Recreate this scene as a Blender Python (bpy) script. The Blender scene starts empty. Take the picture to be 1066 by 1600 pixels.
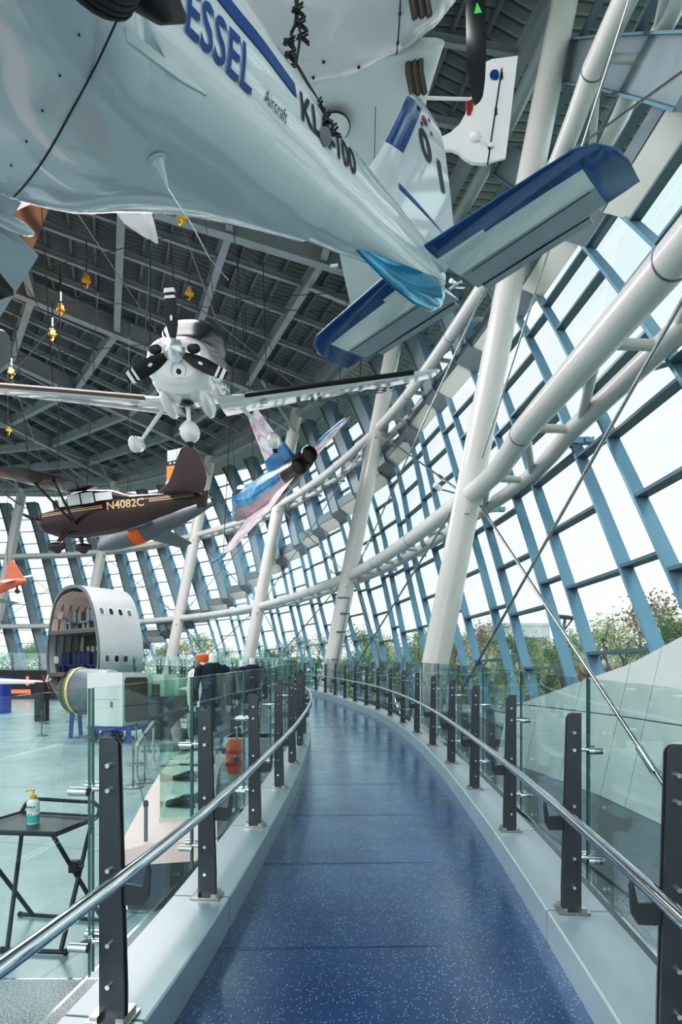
import bpy, bmesh, math, random
from mathutils import Vector, Matrix
V=Vector
R=math.radians
random.seed(7)
SC=bpy.context.scene
COL=SC.collection
EYE=1.5
# ---------------------------------------------------------------- camera
cam=bpy.data.cameras.new('camera'); camo=bpy.data.objects.new('camera',cam); COL.objects.link(camo)
camo.location=(0,0,EYE); camo.rotation_euler=(R(90),0,0)
cam.sensor_fit='HORIZONTAL'; cam.sensor_width=36; cam.lens=36*900/1066
cam.shift_y=(1052-800)/1066; cam.clip_end=400; cam.clip_start=.05
SC.camera=camo
def at(px,py,Y): return V(((px-533)/900*Y, Y, EYE+(1052-py)/900*Y))
# ---------------------------------------------------------------- materials
def nodes(name):
    m=bpy.data.materials.new(name); m.use_nodes=True
    nt=m.node_tree; nt.nodes.clear()
    out=nt.nodes.new('ShaderNodeOutputMaterial')
    return m,nt,out
def ramp(nt,fac,stops):
    r=nt.nodes.new('ShaderNodeValToRGB')
    e=r.color_ramp.elements
    while len(e)>1: e.remove(e[-1])
    e[0].position=stops[0][0]; e[0].color=(*stops[0][1],1)
    for p,c in stops[1:]:
        k=e.new(p); k.color=(*c,1)
    nt.links.new(fac,r.inputs[0]); return r.outputs[0]
def mat(name,col,rough=.5,metal=0,var=.08,scale=3.0,coat=0,bump=0,bscale=40,emit=None,estr=0,spec=.5,stretch=None):
    m,nt,out=nodes(name)
    b=nt.nodes.new('ShaderNodeBsdfPrincipled')
    tc=nt.nodes.new('ShaderNodeTexCoord')
    src=tc.outputs['Object']
    if stretch:
        mp=nt.nodes.new('ShaderNodeMapping'); mp.inputs['Scale'].default_value=stretch
        nt.links.new(src,mp.inputs[0]); src=mp.outputs[0]
    n=nt.nodes.new('ShaderNodeTexNoise'); n.inputs['Scale'].default_value=scale; n.inputs['Detail'].default_value=4
    nt.links.new(src,n.inputs['Vector'])
    lo=tuple(max(0,c*(1-var)) for c in col); hi=tuple(min(1,c*(1+var)) for c in col)
    c=ramp(nt,n.outputs['Fac'],[(.3,lo),(.7,hi)])
    nt.links.new(c,b.inputs['Base Color'])
    b.inputs['Roughness'].default_value=rough; b.inputs['Metallic'].default_value=metal
    b.inputs['Coat Weight'].default_value=coat; b.inputs['Coat Roughness'].default_value=.05
    b.inputs['Specular IOR Level'].default_value=spec
    if bump:
        n2=nt.nodes.new('ShaderNodeTexNoise'); n2.inputs['Scale'].default_value=bscale
        nt.links.new(src,n2.inputs['Vector'])
        bp=nt.nodes.new('ShaderNodeBump'); bp.inputs['Strength'].default_value=bump; bp.inputs['Distance'].default_value=.02
        nt.links.new(n2.outputs['Fac'],bp.inputs['Height']); nt.links.new(bp.outputs[0],b.inputs['Normal'])
    if emit:
        b.inputs['Emission Color'].default_value=(*emit,1); b.inputs['Emission Strength'].default_value=estr
    nt.links.new(b.outputs[0],out.inputs[0]); return m
def glassmat(name,tint,refl=1.0,ior=1.45):
    m,nt,out=nodes(name)
    t=nt.nodes.new('ShaderNodeBsdfTransparent'); t.inputs[0].default_value=(*tint,1)
    g=nt.nodes.new('ShaderNodeBsdfGlossy'); g.inputs['Roughness'].default_value=.0; g.inputs[0].default_value=(refl,refl,refl,1)
    lw=nt.nodes.new('ShaderNodeLayerWeight'); lw.inputs[0].default_value=.5
    pw=nt.nodes.new('ShaderNodeMath'); pw.operation='POWER'; pw.inputs[1].default_value=4.0; nt.links.new(lw.outputs['Facing'],pw.inputs[0])
    fr=nt.nodes.new('ShaderNodeMath'); fr.operation='MULTIPLY_ADD'; fr.inputs[1].default_value=.75; f0=((ior-1)/(ior+1))**2; fr.inputs[2].default_value=f0; nt.links.new(pw.outputs[0],fr.inputs[0])
    ns=nt.nodes.new('ShaderNodeTexNoise'); ns.inputs['Scale'].default_value=.6
    bp=nt.nodes.new('ShaderNodeBump'); bp.inputs['Strength'].default_value=.03
    nt.links.new(ns.outputs['Fac'],bp.inputs['Height']); nt.links.new(bp.outputs[0],g.inputs['Normal'])
    mx=nt.nodes.new('ShaderNodeMixShader')
    nt.links.new(fr.outputs[0],mx.inputs[0]); nt.links.new(t.outputs[0],mx.inputs[1]); nt.links.new(g.outputs[0],mx.inputs[2])
    nt.links.new(mx.outputs[0],out.inputs[0]); return m
def mat_ramp_floor():
    m,nt,out=nodes('blue speckled rubber'); L=nt.links.new
    b=nt.nodes.new('ShaderNodeBsdfPrincipled'); tc=nt.nodes.new('ShaderNodeTexCoord')
    P=tc.outputs['Object']
    n=nt.nodes.new('ShaderNodeTexNoise'); n.inputs['Scale'].default_value=1.3; n.inputs['Detail'].default_value=5
    L(P,n.inputs['Vector'])
    base=ramp(nt,n.outputs['Fac'],[(.3,(.002,.030,.115)),(.7,(.006,.060,.18))])
    v=nt.nodes.new('ShaderNodeTexVoronoi'); v.inputs['Scale'].default_value=75; L(P,v.inputs['Vector'])
    v2=nt.nodes.new('ShaderNodeTexVoronoi'); v2.inputs['Scale'].default_value=170; L(P,v2.inputs['Vector'])
    s1=ramp(nt,v.outputs['Distance'],[(0,(1,1,1)),(.17,(.9,.9,.9)),(.24,(0,0,0))])
    s2=ramp(nt,v2.outputs['Distance'],[(0,(.8,.8,.8)),(.16,(.5,.5,.5)),(.22,(0,0,0))])
    # only some cells carry a chip
    wn=nt.nodes.new('ShaderNodeSeparateColor'); L(v.outputs['Color'],wn.inputs[0])
    gt=nt.nodes.new('ShaderNodeMath'); gt.operation='GREATER_THAN'; gt.inputs[1].default_value=.45; L(wn.outputs[0],gt.inputs[0])
    mm=nt.nodes.new('ShaderNodeMath'); mm.operation='MULTIPLY'; L(s1,mm.inputs[0]); L(gt.outputs[0],mm.inputs[1])
    ad=nt.nodes.new('ShaderNodeMath'); ad.operation='MAXIMUM'; L(mm.outputs[0],ad.inputs[0])
    hf=nt.nodes.new('ShaderNodeMath'); hf.operation='MULTIPLY'; hf.inputs[1].default_value=.5; L(s2,hf.inputs[0]); L(hf.outputs[0],ad.inputs[1])
    mx=nt.nodes.new('ShaderNodeMixRGB'); L(ad.outputs[0],mx.inputs[0]); L(base,mx.inputs[1]); mx.inputs[2].default_value=(.60,.75,.85,1)
    L(mx.outputs[0],b.inputs['Base Color'])
    n3=nt.nodes.new('ShaderNodeTexNoise'); n3.inputs['Scale'].default_value=2.2; n3.inputs['Detail'].default_value=3; L(P,n3.inputs['Vector'])
    rr=ramp(nt,n3.outputs['Fac'],[(.3,(.22,.22,.22)),(.7,(.36,.36,.36))])
    L(rr,b.inputs['Roughness'])
    mp=nt.nodes.new('ShaderNodeMapping'); mp.inputs['Scale'].default_value=(1.0,2.2,1); L(P,mp.inputs[0])
    n4=nt.nodes.new('ShaderNodeTexNoise'); n4.inputs['Scale'].default_value=1.6; n4.inputs['Detail'].default_value=2; L(mp.outputs[0],n4.inputs['Vector'])
    bp=nt.nodes.new('ShaderNodeBump'); bp.inputs['Strength'].default_value=.30; bp.inputs['Distance'].default_value=.022; L(n4.outputs['Fac'],bp.inputs['Height'])
    L(bp.outputs[0],b.inputs['Normal'])
    b.inputs['Specular IOR Level'].default_value=.6; b.inputs['Coat Weight'].default_value=1.0; b.inputs['Coat Tint'].default_value=(.8,.95,1,1); b.inputs['Specular Tint'].default_value=(.5,.85,1,1); b.inputs['Coat IOR'].default_value=2.0; b.inputs['Coat Roughness'].default_value=.21
    L(b.outputs[0],out.inputs[0]); return m
def mat_tiles(name,c1,c2,groove,size,rough):
    m,nt,out=nodes(name); L=nt.links.new
    b=nt.nodes.new('ShaderNodeBsdfPrincipled'); tc=nt.nodes.new('ShaderNodeTexCoord')
    mp=nt.nodes.new('ShaderNodeMapping'); mp.inputs['Rotation'].default_value=(0,0,R(14)); L(tc.outputs['Object'],mp.inputs[0])
    n=nt.nodes.new('ShaderNodeTexNoise'); n.inputs['Scale'].default_value=.9; n.inputs['Detail'].default_value=6; L(mp.outputs[0],n.inputs['Vector'])
    c=ramp(nt,n.outputs['Fac'],[(.3,c1),(.7,c2)])
    br=nt.nodes.new('ShaderNodeTexBrick'); br.inputs['Scale'].default_value=1/size; br.inputs['Mortar Size'].default_value=.006; br.offset=.0
    br.inputs['Brick Width'].default_value=1; br.inputs['Row Height'].default_value=1
    L(mp.outputs[0],br.inputs['Vector']); L(c,br.inputs['Color1']); L(c,br.inputs['Color2']); br.inputs['Mortar'].default_value=(*groove,1)
    L(br.outputs['Color'],b.inputs['Base Color']); 
    n3=nt.nodes.new('ShaderNodeTexNoise'); n3.inputs['Scale'].default_value=1.7; L(mp.outputs[0],n3.inputs['Vector'])
    rr=ramp(nt,n3.outputs['Fac'],[(.3,(rough*.8,)*3),(.7,(rough*1.25,)*3)]); L(rr,b.inputs['Roughness'])
    bp=nt.nodes.new('ShaderNodeBump'); bp.inputs['Strength'].default_value=.25; bp.inputs['Distance'].default_value=.01; L(n.outputs['Fac'],bp.inputs['Height']); L(bp.outputs[0],b.inputs['Normal'])
    L(b.outputs[0],out.inputs[0]); return m
def mat_granite():
    m,nt,out=nodes('speckled granite'); L=nt.links.new
    b=nt.nodes.new('ShaderNodeBsdfPrincipled'); tc=nt.nodes.new('ShaderNodeTexCoord')
    n=nt.nodes.new('ShaderNodeTexNoise'); n.inputs['Scale'].default_value=110; n.inputs['Detail'].default_value=3; L(tc.outputs['Object'],n.inputs['Vector'])
    L(ramp(nt,n.outputs['Fac'],[(.35,(.06,.07,.08)),(.5,(.25,.27,.28)),(.65,(.5,.53,.53))]),b.inputs['Base Color'])
    b.inputs['Roughness'].default_value=.35; L(b.outputs[0],out.inputs[0]); return m
def mat_wood():
    m,nt,out=nodes('reddish brown wood'); L=nt.links.new
    b=nt.nodes.new('ShaderNodeBsdfPrincipled'); tc=nt.nodes.new('ShaderNodeTexCoord')
    w=nt.nodes.new('ShaderNodeTexWave'); w.inputs['Scale'].default_value=1.6; w.inputs['Distortion'].default_value=4; w.inputs['Detail'].default_value=4
    mp=nt.nodes.new('ShaderNodeMapping'); mp.inputs['Scale'].default_value=(.25,.25,3); L(tc.outputs['Object'],mp.inputs[0]); L(mp.outputs[0],w.inputs['Vector'])
    L(ramp(nt,w.outputs['Fac'],[(.1,(.16,.05,.02)),(.5,(.36,.14,.06)),(.9,(.5,.24,.11))]),b.inputs['Base Color']); b.inputs['Roughness'].default_value=.4
    L(b.outputs[0],out.inputs[0]); return m
def mat_deck():
    m,nt,out=nodes('corrugated roof deck'); L=nt.links.new
    b=nt.nodes.new('ShaderNodeBsdfPrincipled'); uv=nt.nodes.new('ShaderNodeUVMap'); uv.uv_map='UVMap'
    sp=nt.nodes.new('ShaderNodeSeparateXYZ'); L(uv.outputs[0],sp.inputs[0])
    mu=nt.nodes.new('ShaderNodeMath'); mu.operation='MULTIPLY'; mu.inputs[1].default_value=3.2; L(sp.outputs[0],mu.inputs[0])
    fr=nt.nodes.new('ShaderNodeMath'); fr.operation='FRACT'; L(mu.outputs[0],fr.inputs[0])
    L(ramp(nt,fr.outputs[0],[(0,(.03,.035,.038)),(.12,(.035,.04,.045)),(.2,(.12,.14,.15)),(.75,(.16,.185,.195)),(.92,(.26,.29,.3)),(1,(.03,.035,.04))]),b.inputs['Base Color'])  # rib shade and pale edge highlights painted as stripes on a flat deck
    b.inputs['Roughness'].default_value=.55; b.inputs['Metallic'].default_value=.0
    L(b.outputs[0],out.inputs[0]); return m
def mat_patch(name,cols,scale=.5):
    m,nt,out=nodes(name); L=nt.links.new
    b=nt.nodes.new('ShaderNodeBsdfPrincipled'); tc=nt.nodes.new('ShaderNodeTexCoord')
    n=nt.nodes.new('ShaderNodeTexNoise'); n.inputs['Scale'].default_value=scale; n.inputs['Detail'].default_value=3; n.inputs['Distortion'].default_value=1.2
    L(tc.outputs['Object'],n.inputs['Vector'])
    k=len(cols); st=[(.3+.4*i/(k-1),c) for i,c in enumerate(cols)]
    L(ramp(nt,n.outputs['Fac'],st),b.inputs['Base Color']); b.inputs['Roughness'].default_value=.25
    b.inputs['Coat Weight'].default_value=.5
    L(b.outputs[0],out.inputs[0]); return m
def mat_grating():
    m,nt,out=nodes('dark perforated grating'); L=nt.links.new
    b=nt.nodes.new('ShaderNodeBsdfPrincipled'); tc=nt.nodes.new('ShaderNodeTexCoord')
    v=nt.nodes.new('ShaderNodeTexVoronoi'); v.inputs['Scale'].default_value=28; v.inputs['Randomness'].default_value=0; L(tc.outputs['Object'],v.inputs['Vector'])
    L(ramp(nt,v.outputs['Distance'],[(.3,(.004,.005,.006)),(.42,(.13,.15,.16))]),b.inputs['Base Color']); b.inputs['Roughness'].default_value=.4; b.inputs['Metallic'].default_value=.5
    L(b.outputs[0],out.inputs[0]); return m
M=dict(
 ramp=mat_ramp_floor(),
 hall=mat_tiles('hall floor stone',(.27,.36,.38),(.42,.52,.54),(.22,.29,.31),2.4,.24),
 slate=mat_tiles('dark slate floor',(.035,.06,.08),(.07,.10,.125),(.02,.03,.04),1.2,.22),
 granite=mat_granite(), wood=mat_wood(), deck=mat_deck(), grating=mat_grating(),
 kerb=mat('kerb aluminium',(.36,.43,.47),.33,.25,.05,2),
 post=mat('dark grey steel',(.09,.10,.115),.36,.75,.12,6),
 plate=mat('brushed steel plate',(.45,.44,.43),.22,1,.15,8),
 steel=mat('polished stainless steel',(.78,.80,.82),.08,1,.04,3),
 black=mat('black metal',(.015,.017,.02),.35,.4),
 rubber=mat('black rubber',(.02,.02,.02),.6,0),
 glass=glassmat('railing glass',(.915,.98,.965),.9,1.5),
 gedge=mat('glass edge',(.02,.10,.10),.1,0,.1,3,1),
 pane=glassmat('facade glass',(.93,.985,.99),.8,1.35),
 mull=mat('blue grey mullion paint',(.19,.33,.43),.38,.3,.06,1.5),
 mulldk=mat('dark transom paint',(.13,.19,.24),.4,.3,.06,1.5),
 fin=mat('grey blue fin panel',(.25,.31,.34),.42,.1,.07,1),
 ledge=mat('ledge grey paint',(.20,.245,.265),.4,.2,.06,1),
 cream=mat('cream soffit board',(.62,.62,.58),.6,0,.05,1),
 column=mat('off white column paint',(.70,.675,.65),.32,0,.03,1.2,coat=.3),
 beam=mat('light grey roof steel',(.36,.40,.42),.45,.1,.08,1),
 beamdk=mat('mid grey purlin steel',(.17,.195,.21),.5,.1,.08,1),
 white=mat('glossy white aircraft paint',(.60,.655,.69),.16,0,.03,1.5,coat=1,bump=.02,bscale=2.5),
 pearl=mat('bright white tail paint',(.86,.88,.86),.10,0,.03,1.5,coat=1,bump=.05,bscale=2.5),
 spin=mat('bright polished spinner',(.93,.95,.97),.28,.65,.03,3),
 trgrey=mat('dull dark grey aircraft paint',(.15,.165,.18),.4,0,.1,1),
 tint=mat('tinted brown window',(.10,.06,.06),.35,0,.1,2),
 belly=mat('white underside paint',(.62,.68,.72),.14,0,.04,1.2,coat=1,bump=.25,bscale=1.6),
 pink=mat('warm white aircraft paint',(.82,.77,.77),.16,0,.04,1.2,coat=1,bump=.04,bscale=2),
 flat=mat('satin white paint',(.80,.80,.80),.45,0,.03,2),
 grey=mat('light grey control surface',(.40,.46,.50),.35,.1,.05,3),
 greyd=mat('mid grey metal',(.16,.18,.2),.4,.5,.06,3),
 blue=mat('metallic blue paint',(.003,.09,.28),.12,.25,.15,2,coat=1),
 teal=mat('pearl teal blue paint',(.01,.26,.42),.10,.35,.25,3,coat=1),
 navy=mat('deep blue lettering',(.002,.065,.25),.3,0,.05,3),
 ink=mat('black lettering',(.01,.01,.012),.35,0,.02,3),
 maroonr=mat('dull dark red paint',(.28,.02,.03),.4,0,.1,3),
 red=mat('red paint',(.55,.02,.03),.3,0,.1,3),
 maroon=mat('dark maroon paint',(.030,.004,.008),.25,.0,.15,2,coat=.25),
 gold=mat('pale gold stripe',(.72,.50,.24),.3,.2,.06,3),
 chrome=mat('chrome spinner',(.90,.92,.94),.16,1,.03,3),
 yellow=mat('yellow hoist paint',(.75,.42,.03),.4,.2,.12,4),
 canopy=mat('dark canopy glass',(.025,.035,.04),.22,0,.2,2,spec=.35),
 brown=mat('brown de-icing boot',(.13,.075,.06),.4,0,.1,3),
 orange=mat('orange fabric',(.85,.16,.02),.55,0,.12,5),
 orangep=mat('orange red aircraft paint',(.62,.15,.09),.3,0,.1,2),
 f5=mat_patch('painted fighter livery',[(.08,.12,.4),(.8,.82,.84),(.85,.85,.86),(.75,.3,.42),(.55,.08,.2)],.8),
 f5b=mat_patch('painted fighter blue',[(.01,.10,.28),(.02,.2,.42),(.1,.38,.6)],.6),
 f5p=mat_patch('painted fighter fin',[(.7,.72,.8),(.85,.82,.86),(.6,.25,.4),(.8,.8,.85)],1.1),
 mauve=mat('mauve fuselage paint',(.42,.30,.32),.35,0,.1,1.5),
 burnt=mat('burnt nozzle metal',(.10,.085,.075),.3,.9,.2,4),
 cloth=mat('navy uniform cloth',(.008,.014,.045),.8,0,.2,10),
 cloth2=mat('blue grey trousers cloth',(.07,.13,.2),.8,0,.15,10),
 skinw=mat('white mannequin plastic',(.85,.85,.85),.35,0,.02,3),
 leather=mat('black shoe leather',(.015,.015,.017),.25,0,.1,6),
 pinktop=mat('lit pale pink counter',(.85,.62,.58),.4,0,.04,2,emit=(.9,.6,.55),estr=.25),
 case=mat('white display plinth',(.70,.74,.72),.4,0,.04,2),
 cased=mat('dark plinth front',(.06,.075,.085),.4,0,.1,2),
 greeng=glassmat('green tinted case glass',(.80,.93,.86),.8,1.45),
 cyl=mat('teal label',(.02,.42,.42),.35,0,.05,6),
 bluep=mat('cobalt blue frame paint',(.01,.04,.28),.35,0,.08,3),
 seat=mat('blue aircraft seat cloth',(.01,.02,.09),.7,0,.2,6),
 rib=mat('green primer frame',(.13,.15,.08),.5,.1,.25,5),
 cabin=mat('beige cabin lining',(.62,.50,.45),.5,0,.08,2,emit=(.9,.5,.4),estr=.06),  # faint warm glow put into the lining itself
 skin=mat('grey aircraft skin',(.50,.53,.54),.4,.3,.05,1),
 wallb=mat('brown grey parapet',(.12,.10,.105),.5,0,.08,1),
 redglow=mat('red light panel',(.6,.05,.03),.4,0,.1,3,emit=(1,.1,.05),estr=1.6),
 cablem=mat('dark steel cable',(.03,.032,.035),.8,0,.1,3,spec=.1),
 bark=mat('tree bark',(.26,.24,.22),.9,0,.2,6),
 leafg=mat('green leaves',(.36,.48,.26),.7,0,.35,3),
 leafy=mat('yellow green leaves',(.55,.60,.32),.7,0,.35,3),
 leafr=mat('rusty leaves',(.52,.38,.28),.7,0,.35,3),
 grass=mat('outdoor lawn and paving',(.60,.66,.55),.9,0,.25,.3),
 bld=mat('pale building wall',(.62,.66,.68),.8,0,.06,.3),
 shell=mat('pale aqua white cladding',(.62,.70,.69),.38,0,.04,.6),
 seamblue=mat('dark blue joint',(.008,.025,.055),.5),
 seam=mat('dark seam',(.02,.025,.03),.6),
 concrete=mat('dark parapet',(.10,.12,.13),.6,0,.1,2),
 green=mat('green emblem',(.1,.7,.15),.4),
)
# ---------------------------------------------------------------- mesh builder
class MB:
    def __init__(s): s.v=[]; s.f=[]; s.m=[]; s.uv={}
    def add(s,vs,fs,mi=0):
        o=len(s.v); s.v+= [V(x) for x in vs]; s.f+=[tuple(i+o for i in f) for f in fs]; s.m+=[mi]*len(fs); return s
    def box(s,c,sx,sy,sz,rot=None,mi=0):
        c=V(c); p=[]
        for z in(-1,1):
            for y in(-1,1):
                for x in(-1,1):
                    q=V((x*sx/2,y*sy/2,z*sz/2))
                    if rot: q=rot@q
                    p.append(c+q)
        return s.add(p,[(0,2,3,1),(4,5,7,6),(0,1,5,4),(2,6,7,3),(0,4,6,2),(1,3,7,5)],mi)
    def beam(s,a,b,w,h,up=(0,0,1),mi=0):
        a=V(a);b=V(b); d=(b-a).normalized(); up=V(up); x=d.cross(up)
        if x.length<1e-4: x=d.cross(V((1,0,0)))
        x.normalize(); z=x.cross(d).normalized()
        p=[q+x*(i*w/2)+z*(j*h/2) for q in(a,b) for j in(-1,1) for i in(-1,1)]
        return s.add(p,[(0,1,3,2),(4,6,7,5),(0,4,5,1),(2,3,7,6),(0,2,6,4),(1,5,7,3)],mi)
    def loft(s,rings,cap=True,mi=0,closed=True):
        n=len(rings[0]); vs=[p for r in rings for p in r]; fs=[]
        for i in range(len(rings)-1):
            for j in range(n if closed else n-1):
                k=(j+1)%n; fs.append((i*n+j,i*n+k,(i+1)*n+k,(i+1)*n+j))
        if cap and closed:
            fs.append(tuple(range(n-1,-1,-1))); fs.append(tuple((len(rings)-1)*n+j for j in range(n)))
        return s.add(vs,fs,mi)
    def tube(s,path,r,n=10,cap=True,mi=0):
        path=[V(p) for p in path]; rs=r if isinstance(r,(list,tuple)) else [r]*len(path)
        t=(path[1]-path[0]).normalized(); x=t.orthogonal().normalized(); rings=[]
        for i,p in enumerate(path):
            if i==0: d=path[1]-path[0]
            elif i==len(path)-1: d=path[-1]-path[-2]
            else: d=(path[i+1]-p).normalized()+(p-path[i-1]).normalized()
            d.normalize(); x=(x-d*x.dot(d)).normalized(); y=d.cross(x)
            rings.append([p+(x*math.cos(a)+y*math.sin(a))*rs[i] for a in [2*math.pi*k/n for k in range(n)]])
        return s.loft(rings,cap,mi)
    def prism(s,poly,o,ax,ay,az,t,mi=0):
        o=V(o);ax=V(ax);ay=V(ay);az=V(az); n=len(poly)
        a=[o+ax*x+ay*y-az*(t/2) for x,y in poly]; b=[o+ax*x+ay*y+az*(t/2) for x,y in poly]
        fs=[tuple(range(n-1,-1,-1)),tuple(range(n,2*n))]+[(i,(i+1)%n,n+(i+1)%n,n+i) for i in range(n)]
        return s.add(a+b,fs,mi)
    def lathe(s,prof,o,axis,n=20,mi=0,cap=True):
        o=V(o); axis=V(axis).normalized(); x=axis.orthogonal().normalized(); y=axis.cross(x)
        rings=[[o+axis*h+(x*math.cos(a)+y*math.sin(a))*max(r,1e-4) for a in [2*math.pi*k/n for k in range(n)]] for r,h in prof]
        return s.loft(rings,cap,mi)
    def ball(s,c,r,nu=16,nv=10,rot=None,mi=0):
        c=V(c); r=(r,r,r) if not isinstance(r,(tuple,list)) else r; rings=[]
        for i in range(nv+1):
            t=-math.pi/2+math.pi*i/nv; t=max(min(t,math.pi/2-.02),-math.pi/2+.02); ring=[]
            for k in range(nu):
                a=2*math.pi*k/nu; q=V((r[0]*math.cos(t)*math.cos(a),r[1]*math.cos(t)*math.sin(a),r[2]*math.sin(t)))
                ring.append(c+(rot@q if rot else q))
            rings.append(ring)
        return s.loft(rings,True,mi)
    def quad(s,a,b,c,d,mi=0): return s.add([a,b,c,d],[(0,1,2,3)],mi)
    def build(s,name,m,parent=None,smooth=30,local=False,base=None,uv=None,noflip=False):
        me=bpy.data.meshes.new(name)
        if parent is not None and not local:
            inv=MX[parent.name].inverted(); vs=[inv@p for p in s.v]
        elif parent is None and not local:
            if base is None:
                xs=[p.x for p in s.v]; ys=[p.y for p in s.v]; base=V(((min(xs)+max(xs))/2,(min(ys)+max(ys))/2,min(p.z for p in s.v)))
            base=V(base); vs=[p-base for p in s.v]
        else: vs=s.v
        me.from_pydata([tuple(p) for p in vs],[],s.f)
        ms=m if isinstance(m,(list,tuple)) else [m]
        for q in ms: me.materials.append(M[q] if isinstance(q,str) else q)
        if any(s.m): me.polygons.foreach_set('material_index',s.m)
        if uv:
            l=me.uv_layers.new(name='UVMap')
            for lp in me.loops: l.data[lp.index].uv=uv[lp.vertex_index]
        me.update()
        if not noflip:
            bm=bmesh.new(); bm.from_mesh(me); bmesh.ops.recalc_face_normals(bm,faces=bm.faces); bm.to_mesh(me); bm.free()
        if smooth:
            me.polygons.foreach_set('use_smooth',[True]*len(me.polygons)); me.set_sharp_from_angle(angle=R(smooth))
        o=bpy.data.objects.new(name,me); COL.objects.link(o)
        if parent is not None:
            o.parent=parent; MX[o.name]=MX[parent.name]
        else:
            mt=Matrix.Translation(base) if base is not None else Matrix.Identity(4)
            o.matrix_world=mt; MX[o.name]=mt
        return o
MX={}
def tag(o,label=None,cat=None,group=None,kind=None):
    if label: o['label']=label
    if cat: o['category']=cat
    if group: o['group']=group
    if kind: o['kind']=kind
    return o
def root(name,mtx=None,label=None,cat=None,group=None,kind=None,loc=None):
    o=bpy.data.objects.new(name,None); COL.objects.link(o); o.empty_display_size=.2
    if mtx is None: mtx=Matrix.Translation(V(loc or (0,0,0)))
    o.matrix_world=mtx; MX[o.name]=mtx
    return tag(o,label,cat,group,kind)
def copy_tree(o,parent=None,mtx=None):
    c=o.copy(); COL.objects.link(c)
    if parent is not None: c.parent=parent; MX[c.name]=MX.get(parent.name)
    else: c.matrix_world=mtx; MX[c.name]=mtx
    for ch in list(KIDS.get(o.name,[])): copy_tree(ch,c)
    return c
KIDS={}
def kids(o):
    KIDS[o.name]=[c for c in bpy.data.objects if c.parent==o]
    for c in KIDS[o.name]: kids(c)
def pose(rows,C):
    m=Matrix(((rows[0][0],rows[0][1],rows[0][2],C[0]),(rows[1][0],rows[1][1],rows[1][2],C[1]),(rows[2][0],rows[2][1],rows[2][2],C[2]+EYE),(0,0,0,1)))
    return m
ORD=['nearest','second','third','fourth','fifth','sixth','seventh','eighth','ninth','tenth','eleventh','twelfth','thirteenth','fourteenth','fifteenth','sixteenth','seventeenth','eighteenth','nineteenth','twentieth']
def ordn(i):
    if i<20: return ORD[i]
    n=i+1; u=n%10; t=n//10
    if u==0: return {2:'twentieth',3:'thirtieth',4:'fortieth',5:'fiftieth',6:'sixtieth',7:'seventieth'}[t]
    return {2:'twenty',3:'thirty',4:'forty',5:'fifty',6:'sixty',7:'seventy'}[t]+'-'+['','first','second','third','fourth','fifth','sixth','seventh','eighth','ninth'][u]
def text2d(body,size,shear=0,bold=0,sub=0):
    cu=bpy.data.curves.new('t','FONT'); cu.body=body; cu.size=size; cu.shear=shear; cu.offset=bold; cu.resolution_u=3
    ob=bpy.data.objects.new('t',cu); COL.objects.link(ob)
    me=bpy.data.meshes.new_from_object(ob)
    bm=bmesh.new(); bm.from_mesh(me); bmesh.ops.remove_doubles(bm,verts=bm.verts,dist=1e-5); bmesh.ops.triangulate(bm,faces=bm.faces)
    if sub:
        for _ in range(3):
            es=[e for e in bm.edges if e.calc_length()>sub]
            if not es: break
            bmesh.ops.subdivide_edges(bm,edges=es,cuts=1); bmesh.ops.triangulate(bm,faces=bm.faces)
    vs=[v.co.copy() for v in bm.verts]; fs=[tuple(v.index for v in f.verts) for f in bm.faces]
    bm.verts.index_update(); bm.free(); bpy.data.objects.remove(ob); bpy.data.curves.remove(cu); bpy.data.meshes.remove(me)
    return vs,fs
def decal(name,m,parent,body,size,fn,shear=0,bold=0,sub=0,center=True):
    vs,fs=text2d(body,size,shear,bold,sub)
    b=MB(); b.add([fn(v.x,v.y) for v in vs],fs)
    return b.build(name,m,parent,smooth=0,local=True,noflip=True)
# curves
def catmull(P,n=8):
    P=[V(p) for p in P]; out=[]
    Q=[P[0]*2-P[1]]+P+[P[-1]*2-P[-2]]
    for i in range(1,len(Q)-2):
        a,b,c,d=Q[i-1],Q[i],Q[i+1],Q[i+2]
        for k in range(n):
            t=k/n; out.append(.5*((2*b)+(c-a)*t+(2*a-5*b+4*c-d)*t*t+(3*b-a-3*c+d)*t**3))
    out.append(P[-1]); return out
class Curve:
    def __init__(s,P,n=10):
        s.p=catmull([V((x,y,0)) for x,y in P],n); s.s=[0]
        for a,b in zip(s.p,s.p[1:]): s.s.append(s.s[-1]+(b-a).length)
        s.L=s.s[-1]
    def at(s,t):
        if t<=0: d=(s.p[1]-s.p[0]).normalized(); return s.p[0]+d*t,d
        if t>=s.L: d=(s.p[-1]-s.p[-2]).normalized(); return s.p[-1]+d*(t-s.L),d
        import bisect
        i=min(bisect.bisect_right(s.s,t)-1,len(s.p)-2); a,b=s.p[i],s.p[i+1]
        u=(t-s.s[i])/(s.s[i+1]-s.s[i])
        def dd(j): 
            j0=max(0,j-1); j1=min(len(s.p)-1,j+1); return (s.p[j1]-s.p[j0]).normalized()
        return a.lerp(b,u),(dd(i)*(1-u)+dd(i+1)*u).normalized()
    def near(s,x,y):
        q=V((x,y,0)); i=min(range(len(s.p)),key=lambda k:(s.p[k]-q).length); return s.s[i]
def interp(tab,x):
    if x<=tab[0][0]: return tab[0][1]
    for (a,b),(c,d) in zip(tab,tab[1:]):
        if x<=c: return b+(d-b)*(x-a)/(c-a)
    return tab[-1][1]
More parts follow.
